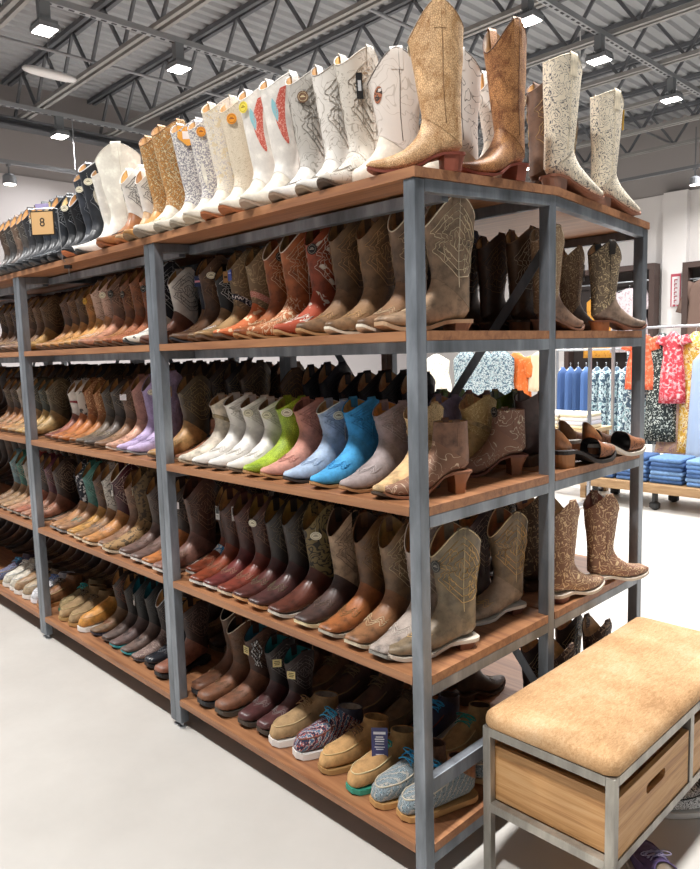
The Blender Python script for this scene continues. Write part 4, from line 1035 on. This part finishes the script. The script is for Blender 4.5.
# ------------------------------------------------------------------ room shell
fm, nt, b = newmat('polished_concrete'); v = coords(nt)
n = noise(nt, v, 1.3, 6, .6); n2 = noise(nt, v, 28, 4, .6)
nt.links.new(ramp(nt, n, [(.3, 'bdb9b3'), (.55, 'c8c4be'), (.75, 'd0cdc7')]), b.inputs['Base Color'])
nt.links.new(ramp(nt, n2, [(.3, .30), (.7, .46)]), b.inputs['Roughness'])
struct('floor', MB().box(-10.2, 8, -8, 12.6, -.1, 0), fm)
WH = plain('dedad8', .8); GR = plain('9d9896', .85); WL = plain('bdb8b9', .85); GL = plain('948e8d', .85)
struct('wall_left', MB().box(-10.35, -10.2, -8, 12.75, 0, 4.33), WL)
struct('trim_1', MB().box(-10.4, -10.22, -8, 12.75, 4.33, 5.9), GL)
struct('wall_back', MB().box(-10.35, 8, 12.6, 12.75, 0, 4.33), WH)
struct('trim_2', MB().box(-10.35, 8, 12.62, 12.75, 4.33, 5.9), GR)
for i, x in enumerate((-4.52, -2.0, 1.2)):
    struct('trim_%d' % (3+i), MB().box(x, x+.43, 12.45, 12.6, 0, 4.33), WH)
struct('baseboard_back', MB().box(-10.2, 8, 12.57, 12.6, 0, .12), plain('8c8884', .6))
# corrugated deck, ribs along y
dm = plain('9b9da0', .6)
poly = []; x = -10.3; up = True
while x < 3.5:
    poly += [(x, 5.66), (x+.07, 5.66), (x+.095, 5.70), (x+.155, 5.70)]; x += .18
m = MB(); m.grid([[(px, -3, pz) for px, pz in poly], [(px, 12.7, pz) for px, pz in poly]], False)
m.grid([[(px, -3, 5.78) for px, pz in poly], [(px, 12.7, 5.78) for px, pz in poly]], False)
struct('ceiling', m, dm)
# joists
JM = plain('8f8e8c', .55, .1); JD = plain('62656a', .6)
for k, y in enumerate([.18+1.3*i for i in range(10)]):
    t = thing('steel_joist', 'open web steel roof joist, %s from the near side, under the ribbed deck' % ORD[k+1], 'joist', (0, y, 0), 0, 'roof joists')
    m = MB()
    for dy in (-.045, .045): m.box(-10.2, 3.4, dy-.022, dy+.022, 4.99, 5.035)
    part('bottom_chord', m, JM, t)
    m = MB()
    for dy in (-.045, .045): m.box(-10.2, 3.4, dy-.025, dy+.025, 5.60, 5.655)
    part('top_chord', m, JD, t)
    m = MB(); x = -10; s = 1
    while x < 3:
        z0, z1 = (5.03, 5.61) if s > 0 else (5.61, 5.03)
        m.bar((x, 0, z0), (x+.42, 0, z1), .034, .034, (0, 1, 0)); x += .42; s = -s
    part('web', m, JD, t)
t = thing('steel_girder', 'dark steel girder below the roof along the grey left wall', 'girder', (-9.7, 0, 0))
part('flange', MB().box(-.1, .1, -3, 12.6, 4.86, 4.885), plain('5c5e62', .5), t); part('flange', MB().box(-.1, .1, -3, 12.6, 4.96, 4.9895), plain('5c5e62', .5), t)
part('web', MB().box(-.01, .01, -3, 12.6, 4.885, 4.96), plain('5c5e62', .5), t)
for k, (x, z, r) in enumerate(((-7.4, 5.12, .018), (-4.4, 5.2, .02), (-1.5, 5.12, .018))):
    o = part('sprinkler_pipe', MB().tube([(x, -3, z), (x, 12.5, z)], r, 10), plain('8a8c90', .5), None, True)
    tag(o, ('thin grey pipe across the roof joists above the left aisle', 'grey pipe across the roof joists above the snakeskin boots', 'thin grey pipe across the joists at upper right')[k], 'pipe', 'roof pipes')
# tracks and high bay lights
GLOW = emit('fff8f0', 22)
HB = MB().box(-.16, .16, -.13, .13, -.03, .03).mesh('housing', plain('8e9296', .4, .4))
fins = MB()
for k in range(9): fins.box(-.14+.035*k-.006, -.14+.035*k+.006, -.12, .12, .03, .075)
FN = fins.mesh('heat_sink', plain('7c8084', .4, .4))
BX = MB().box(-.05, .05, -.07, .07, .11, .33).mesh('driver_box', plain('7f8488', .5, .2))
SR = MB().tube([(0, 0, .07), (0, 0, .12)], .012, 8).mesh('stem', plain('7f8488', .5))
LN = MB().box(-.14, .14, -.11, .11, -.036, -.031).mesh('lens', GLOW)
LP = []
def highbay(x, y, lab):
    t = thing('high_bay_light', lab, 'light', (x, y, 4.687), 0, 'high bay lights'); t.scale = (.74, .74, .74)
    for n, me in (('housing', HB), ('heat_sink', FN), ('driver_box', BX), ('stem', SR), ('lens', LN)): link(n, me, t)
    LP.append((x, y))
names = {(-5.9, 1.58): 'square high bay light at upper left, nearest the top left corner', (-5.9, 3.03): 'high bay light hanging above the golden brown boots', (-9.05, 3.03): 'high bay light against the grey wall at far left',
         (-2.75, 4.95): 'bright high bay light just above the brown snakeskin boot', (-2.75, 6.4): 'high bay light in the middle of the right ceiling track', (-2.75, 8.35): 'high bay light at the right photo edge'}
for x in (-9.05, -5.9, -2.75, .4):
    o = part('ceiling_track', MB().box(x-.03, x+.03, -3, 12.5, 4.93, 4.9895), plain('9a9da0', .4, .3), None)
    s = MB(); y = -2.9
    while y < 12.4: s.box(x-.012, x+.012, y, y+.055, 4.926, 4.93); y += .11
    part('slot_strip', s, plain('2c2e32', .6), o)
    tag(o, {-9.05: 'slotted steel ceiling track along the left wall', -5.9: 'slotted steel ceiling track crossing the upper left', -2.75: 'slotted steel ceiling track crossing the upper right', .4: 'slotted steel ceiling track beyond the right photo edge'}[x], 'track', 'ceiling tracks')
    for y in {-9.05: (-.9, 3.03, 7), -5.9: (-1.2, 1.58, 3.03, 6.5, 10), -2.75: (-1.6, 1.5, 4.95, 6.4, 8.35, 11), .4: (-1.6, 1.6, 4.9, 8.2)}[x]:
        highbay(x, y, names.get((x, y), 'high bay light outside the picture, on the %s ceiling track, %s' % ({-9.05: 'left wall', -5.9: 'upper left', -2.75: 'upper right', .4: 'rightmost'}[x], 'nearer the camera side' if y < 0 else ('farther along' if y < 4.8 else ('far end' if y < 8 else 'at the very end')))))
for x, y in LP:
    li = D.lights.new('high_bay_lamp', 'AREA'); li.shape = 'RECTANGLE'; li.size = .28; li.size_y = .22; li.energy = 40 if x < -8 else 105; li.spread = 2.5; li.color = (1, .985, .965)
    o = D.objects.new('high_bay_lamp', li); COL.objects.link(o); o.location = (x, y, 4.645)
t = thing('emergency_light', 'white oval emergency lamp hanging below the joists, upper left', 'light', (-7.65, 2.35, 5.0))
m = MB(); rows = []
for k in range(9):
    a = PI*k/8; w = .09*math.sin(a)**.5 if 0 < k < 8 else .02
    rows.append([(w*math.cos(q)*.9, -.32*math.cos(a), -.05+.05*(w/.09)*math.sin(q)) for q in [2*PI*j/12 for j in range(12)]])
m.grid(rows, True, True, True); part('housing', m, plain('dddcdc', .4), t, True)
part('hanger', MB().tube([(0, 0, -.01), (0, 0, .65)], .004, 6), plain('8a8c90', .5), t)
o = part('smoke_detector', MB().lathe([(.06, 0), (.075, .02), (.07, .05), (.01, .055)], -3.72, 7.78, 16).tube([(-3.72, 7.78, .05), (-3.72, 7.78, .46)], .008, 6), plain('dcdcdc', .5), None)
o.location = (0, 0, 5.2); tag(o, 'small round white detector between the right ceiling lights', 'detector')
o = part('cable_coil', MB().tube([(-2.03+.11*math.cos(a), 3.7, 4.86+.11*math.sin(a)) for a in [2*PI*i/20 for i in range(20)]], .018, 6, True), plain('2c2e32', .6), None)
tag(o, 'coiled black cable hanging from the roof above the white boot', 'cable')
o = part('drop_pipe', MB().tube([(-1.83, 3.7, 5.0), (-1.83, 3.7, 4.40)], .018, 8), plain('2c2e32', .6), None); tag(o, 'thin black pipe dropping above the brown snakeskin boot', 'pipe')
# low tracks with spot heads near the walls
def spot(x, y, z, lab):
    t = thing('spot_light', lab, 'light', (x, y, z), 0, 'small spot lights')
    part('lamp_head', MB().lathe([(.05, -.13), (.085, -.16), (.09, -.26), (.02, -.262)][::-1]+[], 0, 0, 16), plain('8c8f94', .4, .3), t)
    part('bracket', MB().tube([(0, 0, 0), (0, 0, -.14)], .012, 6).box(-.03, .03, -.02, .02, -.03, .0), plain('7c7f84', .4), t)
    part('lens', MB().lathe([(.075, -.268), (.075, -.263)], 0, 0, 16), emit('fff6ea', 6), t)
o = part('wall_track', MB().box(-9.03, -8.97, -3, 8, 4.17, 4.22), plain('7e8084', .5), None); tag(o, 'grey lighting track in front of the left wall', 'track')
o = part('track_hanger', MB().tube([(-9.0, 3.2, 4.22), (-9.0, 3.2, 4.93)], .01, 6), plain('7e8084', .5), None); tag(o, 'thin rod holding up the left wall lighting track', 'rod')
o = part('wall_track', MB().box(-7, 3, 10.97, 11.03, 4.35, 4.40), plain('6e7074', .5), None); tag(o, 'grey lighting track in front of the right rear wall', 'track')
o = part('track_hanger', MB().tube([(-3.42, 11.0, 4.40), (-3.42, 11.0, 4.99)], .01, 6), plain('6e7074', .5), None); tag(o, 'thin rod holding the right wall lighting track', 'rod')
spot(-9.0, 2.28, 4.17, 'small spot light on the left wall track')
spot(-3.42, 11.0, 4.35, 'small spot light on the right rear track')

# ------------------------------------------------------------------ clothing area
def garment(name, x, y, ztop, zbot, w, mat, lab, cat, seg=10, thick=.05, flare=1.25, sleeves=0, rz=0, waist=.85, grp='clothes on the racks'):
    t = thing(name, lab, cat, (x, y, 0), rz, grp)
    m = MB(); rows = []; N = 32; n = 9
    for i in range(n+1):
        s = i/n; z = ztop+(zbot-ztop)*s
        ww = w*(.22+.78*sm(0, .12, s))*(1+(flare-1)*s)*(1-(1-waist)*math.exp(-((s-.35)/.12)**2)); tt = thick*(.5+.7*s)
        rows.append([((ww/2+.012*s*math.sin(a*seg))*math.cos(a), (tt+.016*s*math.sin(a*seg+i*.4))*math.sin(a), z+(.0)) for a in [2*PI*j/N for j in range(N)]])
    m.grid(rows, True, True, True); part('body', m, mat, t, True)
    for sg in (1, -1):
        if sleeves:
            ms = MB(); rr = []
            for i in range(6):
                s = i/5; cx = sg*(w*.42+sleeves*.35*s); cz = ztop-.05-sleeves*s
                rr.append([(cx+.055*math.cos(a)*(1+.3*s), .045*math.sin(a), cz+.02*math.cos(a)*sg) for a in [2*PI*j/12 for j in range(12)]])
            ms.grid(rr, True, True, True); part('sleeve', ms, mat, t, True)
    h = thing('clothes_hanger', 'clear plastic hanger holding '+lab[:70].split(' on the')[0].split(' in the')[0].split(' at ')[0], 'hanger', (x, y, ztop), rz, 'clothes hangers')
    hm = MB().tube([(-w*.36, 0, -.045), (0, 0, .0025), (w*.36, 0, -.045)], .005, 6).tube([(0, 0, .002), (0, 0, .03), (.012, 0, .045), (0, 0, .058), (-.012, 0, .048)], .003, 6)
    part('frame', hm, plain('c8ccd0', .2), h)
    return t
RM = plain('9a9da2', .35, .7)
def rack(x0, x1, y, z, lab):
    t = thing('clothes_rack', lab, 'rack', ((x0+x1)/2, y, 0), 0, 'clothes racks'); h = (x1-x0)/2
    part('rail', MB().tube([(-h, 0, z), (h, 0, z)], .014, 8), RM, t)
    for s in (-1, 1):
        part('upright', MB().box(s*h-.014, s*h+.014, -.014, .014, .03, z), RM, t)
        part('base_bar', MB().box(s*h-.02, s*h+.02, -.28, .28, .03, .06), RM, t)
        for q in (-1, 1): part('caster', MB().lathe([(.02, 0), (.03, .008), (.03, .022), (.02, .03)], s*h, q*.25, 10), plain('222222', .5), t)
RY = 6.0
rack(-2.35, -.75, RY, 1.72, 'chrome clothes rack at the right photo edge, holding colourful dresses')
FLW = spots('3c5264', 'c4d4d8', '7ca0a8', 26, .47); DOT = spots('1e2a2a', 'd0d8d0', None, 60, .58)
garment('blouse', -2.04, RY, 1.66, 1.08, .27, spots('e8623c', 'e88c6c', None, 30, .55), 'coral orange blouse at the left end of the rack', 'blouse', sleeves=.12)
garment('dress', -2.02, RY+.12, 1.60, .50, .46, FLW, 'long blue and white floral dress below the coral blouse', 'dress')
garment('dress', -1.83, RY, 1.66, .55, .26, DOT, 'dark green dotted dress next to the coral blouse', 'dress')
garment('dress', -1.70, RY-.05, 1.67, .95, .20, spots('c83c48', 'e88c94', 'f0c8c4', 30, .5), 'red and pink patterned blouse in rack middle', 'blouse', sleeves=.08)
garment('dress', -1.58, RY+.05, 1.40, .42, .40, spots('c8a890', 'b08c94', 'e0c8a8', 34, .5), 'long beige printed skirt hanging below the red blouse', 'skirt', flare=1.6)
garment('dress', -1.50, RY, 1.66, .45, .24, spots('d8a83c', 'f0e0b0', 'b06c3c', 32, .48), 'yellow patterned dress right of the red blouse', 'dress')
garment('jeans', -1.36, RY-.08, 1.50, .36, .26, plain('a8bcd8', .8), 'pale blue wide jeans hanging from the right rack', 'trousers', seg=8, waist=1, flare=1.35)
garment('jeans', -1.10, RY-.02, 1.55, .36, .26, plain('2c3c5c', .8), 'dark navy trousers at the right photo edge', 'trousers', seg=8, waist=1, flare=1.2)
garment('dress', -.92, RY, 1.6, .5, .26, DOT, 'dark dotted dress past the photo edge', 'dress')
# second rack seen through the end bay
rack(-3.7, -2.40, 7.2, 1.50, 'chrome clothes rack seen through the end bay, with jeans and floral skirts')
for k in range(4):
    garment('jeans', -3.62+.11*k, 7.2, 1.28, .45, .20, plain(('3c5888', '466496', '34507c', '4a6aa0')[k], .85), '%s of the blue denim trousers, seen through the end bay' % ORD[k+1], 'trousers', seg=8, waist=1, flare=1.1, rz=1.35, thick=.035)
for k in range(6):
    garment('skirt', -3.14+.13*k, 7.2-.02*(k % 2), 1.28, .42, .22, FLW, '%s from left of the floral blue skirts through the end bay' % ORD[k+1], 'skirt', waist=1, rz=1.25, thick=.045)
# third rack seen through the third shelf gap
rack(-4.15, -2.1, 5.0, 1.60, 'chrome clothes rack seen through the gap above the ankle boots')
garment('dress', -3.93, 4.95, 1.50, .9, .36, spots('f0ead8', 'd0c0a0', None, 60, .62), 'cream knitted top seen right of the corner post', 'top')
for k in range(3):
    garment('dress', -3.55+.22*k, 5.0, 1.56, .5, .34, spots('4c6474', 'c4cccc', '84a4ac', 55, .47), '%s of the blue and white floral dresses through the shelf gap' % ORD[k+1], 'dress')
garment('blouse', -2.98, 5.1, 1.50, .85, .30, spots('e0702c', 'e8905c', None, 30, .6), 'orange blouse seen through the gap over the shiny green boot', 'blouse', sleeves=.2)
garment('blouse', -2.72, 5.1, 1.50, 1.1, .18, plain('dcc8a8', .8), 'beige top beside the orange blouse', 'top')
# low platform with jeans stacks
PW = wood('9c7c58', '7c5c3c', 'b4946c', (2, 14, 14), .6, 'platform_wood')
t = thing('display_platform', 'low wooden display platform holding folded jeans at right', 'platform', (-1.0, 5.45, 0))
part('top', MB().box(-1.30, 1.3, -.30, .30, .17, .25), PW, t)
for sx in (-1.15, -.55, .2, 1.15):
    for sy in (-.22, .22): part('caster', MB().box(sx-.012, sx+.012, sy-.04, sy+.04, .08, .17).lathe([(.02, 0), (.05, .02), (.05, .06), (.02, .08)], sx, sy, 12), plain('222222', .5), t)
DEN = [leather(c, .9, .85, 40) for c in ('41608f', '4f70a0', '395682', '5c7eac', '6c8cb4')]
jm = MB(); rows = []
for z, e in ((0, .0), (.006, .008), (.02, .012), (.034, .008), (.040, .0)):
    rows.append([((.14+e)*(1 if sx > 0 else -1)*q, (.16+e)*sy, z) for sx, sy, q in ((1, -1, .96), (1, -.9, 1), (1, .9, 1), (1, 1, .96), (-1, 1, .96), (-1, .9, 1), (-1, -.9, 1), (-1, -1, .96))])
jm.grid(rows, True, True, True)
JMESH = jm.mesh('folded_cloth', None, True)
def folded(x, y, z0, n, mats, lab, grp, name='folded_jeans', cat='jeans'):
    for k in range(n):
        o = link(name, JMESH, None, (x+random.uniform(-.006, .006), y, z0+.0403*k)); o.rotation_euler = (0, 0, random.uniform(-.04, .04))
        o.material_slots[0].link = 'OBJECT'; o.material_slots[0].material = mats[k % len(mats)]
        pos = 'topmost' if k == n-1 else ('bottom' if k == 0 else ORD[k+1]+' from bottom')
        tag(o, '%s, %s of its stack' % (lab, pos), cat, grp)
for k, x in enumerate((-2.12, -1.79, -1.46, -1.13, -.80)):
    folded(x, 5.40, .2505, 6, [DEN[(k+j) % 5] for j in range(4)], 'folded blue jeans, %s stack on the low platform' % ORD[k+1], 'jeans stacks on the platform')
t = thing('display_table', 'white topped display table with folded clothes seen through the end bay', 'table', (-2.9, 5.75, 0))
part('top', MB().box(-.75, .62, -.45, .10, .66, .70), plain('c8b088', .6), t)
for sx in (-.7, .57):
    for sy in (-.4, .05): part('leg', MB().box(sx-.03, sx+.03, sy-.03, sy+.03, 0, .66), PW, t)
WHT = [plain(c, .9) for c in ('e8e4e0', 'dcdce4', 'e4d8b8', 'c4ccdc')]
folded(-3.12, 5.55, .7005, 7, DEN[:3], 'folded blue jeans, left stack on the white topped table', 'folded clothes on the table')
folded(-2.78, 5.5, .7005, 4, [WHT[2], WHT[0]], 'folded white top, middle stack on the table', 'folded clothes on the table', 'folded_shirt', 'shirt')
folded(-2.455, 5.5, .7005, 4, [WHT[2], WHT[1], WHT[0]], 'folded pale top, right stack on the table', 'folded clothes on the table', 'folded_shirt', 'shirt')
folded(-3.47, 5.55, .7005, 11, [DEN[0], DEN[1]], 'folded dark jeans, far left stack on the table', 'folded clothes on the table')
t = thing('display_table', 'low table beyond the shelving seen through the middle gap', 'table', (-4.6, 4.0, 0))
part('top', MB().box(-.8, .8, -.4, .4, .86, .90), plain('c8c0b4', .6), t)
for sx in (-.72, .72):
    for sy in (-.33, .33): part('leg', MB().box(sx-.03, sx+.03, sy-.03, sy+.03, 0, .86), PW, t)
folded(-5.1, 4.0, .9005, 9, [WHT[0], WHT[3]], 'folded white shirt, left stack beyond the shelving', 'folded shirts beyond the shelving', 'folded_shirt', 'shirt')
folded(-4.6, 4.0, .9005, 8, [WHT[0], WHT[1]], 'folded white shirt, middle stack beyond the shelving', 'folded shirts beyond the shelving', 'folded_shirt', 'shirt')
folded(-4.1, 4.0, .9005, 8, [DEN[2], DEN[0]], 'folded jeans, right stack beyond the shelving', 'folded shirts beyond the shelving')
# wall niches
def niche(x0, x1, z0, z1, lab):
    t = thing('display_niche', lab, 'display frame', ((x0+x1)/2, 12.45, 0), 0, 'framed wall displays'); h = (x1-x0)/2; f = .10
    DM = plain('43332e', .6)
    part('frame', MB().box(-h, h, -.25, 0, z1-f, z1).box(-h, h, -.25, 0, z0, z0+f).box(-h, -h+f, -.25, 0, z0+f, z1-f).box(h-f, h, -.25, 0, z0+f, z1-f), DM, t)
    part('back_panel', MB().box(-h+f, h-f, -.03, 0, z0+f, z1-f), plain('2c2422', .7), t)
    part('hanging_bar', MB().tube([(-h+f, -.14, z1-.3), (h-f, -.14, z1-.3)], .015, 8), RM, t)
niche(-6.4, -4.56, .9, 3.05, 'dark framed wall display with a white blouse, left of the red sign')
niche(-4.05, -2.3, .9, 3.0, 'dark framed wall display with a brown jacket at right')
garment('blouse', -5.05, 12.25, 2.62, 1.4, .65, spots('d8ccd0', 'b8a4ac', None, 24, .58), 'white patterned blouse in the dark wall frame', 'blouse', sleeves=.35, grp='clothes in wall frames')
garment('blouse', -5.68, 12.25, 2.55, 1.3, .5, spots('d89a3c', 'b8782c', None, 20, .6), 'mustard yellow blouse in the dark wall frame', 'blouse', grp='clothes in wall frames')
garment('jacket', -3.66, 12.25, 2.7, 1.4, .6, plain('6c564c', .8), 'brown jacket in the right wall frame', 'jacket', sleeves=.55, grp='clothes in wall frames')
t = thing('wall_sign', 'narrow vertical white sign with red border on the rear wall', 'sign', (-4.25, 12.44, 2.53))
part('board', MB().box(-.09, .09, -.012, 0, -.3, .3), plain('e8e0e2', .6), t)
part('border', MB().box(-.09, -.07, -.016, -.012, -.3, .3).box(.07, .09, -.016, -.012, -.3, .3).box(-.07, .07, -.016, -.012, .25, .3).box(-.05, -.0, -.016, -.012, -.3, -.26).box(.02, .07, -.016, -.012, -.3, -.27), plain('b04858', .6), t)
m = MB()
for k in range(6): m.box(-.03, .03-.012*(k % 2), -.015, -.0121, .18-.075*k, .2-.075*k).box(-.03, -.015, -.015, -.0121, .14-.075*k, .18-.075*k)
part('lettering', m, plain('b04858', .6), t)

# ------------------------------------------------------------------ world and camera
w = D.worlds.new('shop_light'); bpy.context.scene.world = w; w.use_nodes = True
w.node_tree.nodes['Background'].inputs[0].default_value = (.96, .98, 1, 1)
w.node_tree.nodes['Background'].inputs[1].default_value = .17
cam = D.cameras.new('camera'); co = D.objects.new('camera', cam); COL.objects.link(co)
C0 = Vector((1.243, -1.463, 1.5573)); yaw, pitch, roll, F = 2.371, -.1142, -.028, 720.2
fw = Vector((math.cos(pitch)*math.cos(yaw), math.cos(pitch)*math.sin(yaw), math.sin(pitch)))
r = fw.cross(Vector((0, 0, 1))).normalized(); u = r.cross(fw)
r2 = r*math.cos(roll)+u*math.sin(roll); u2 = -r*math.sin(roll)+u*math.cos(roll)
Mx = Matrix((r2, u2, -fw)).transposed().to_4x4(); Mx.translation = C0
co.matrix_world = Mx
cam.sensor_fit = 'HORIZONTAL'; cam.sensor_width = 36; cam.lens = F*36/700; cam.clip_start = .05
sc = bpy.context.scene; sc.camera = co
sc.view_settings.view_transform = 'Standard'; sc.view_settings.look = 'None'; sc.view_settings.gamma = 1
sc.view_settings.use_curve_mapping = False; sc.view_settings.exposure = .2
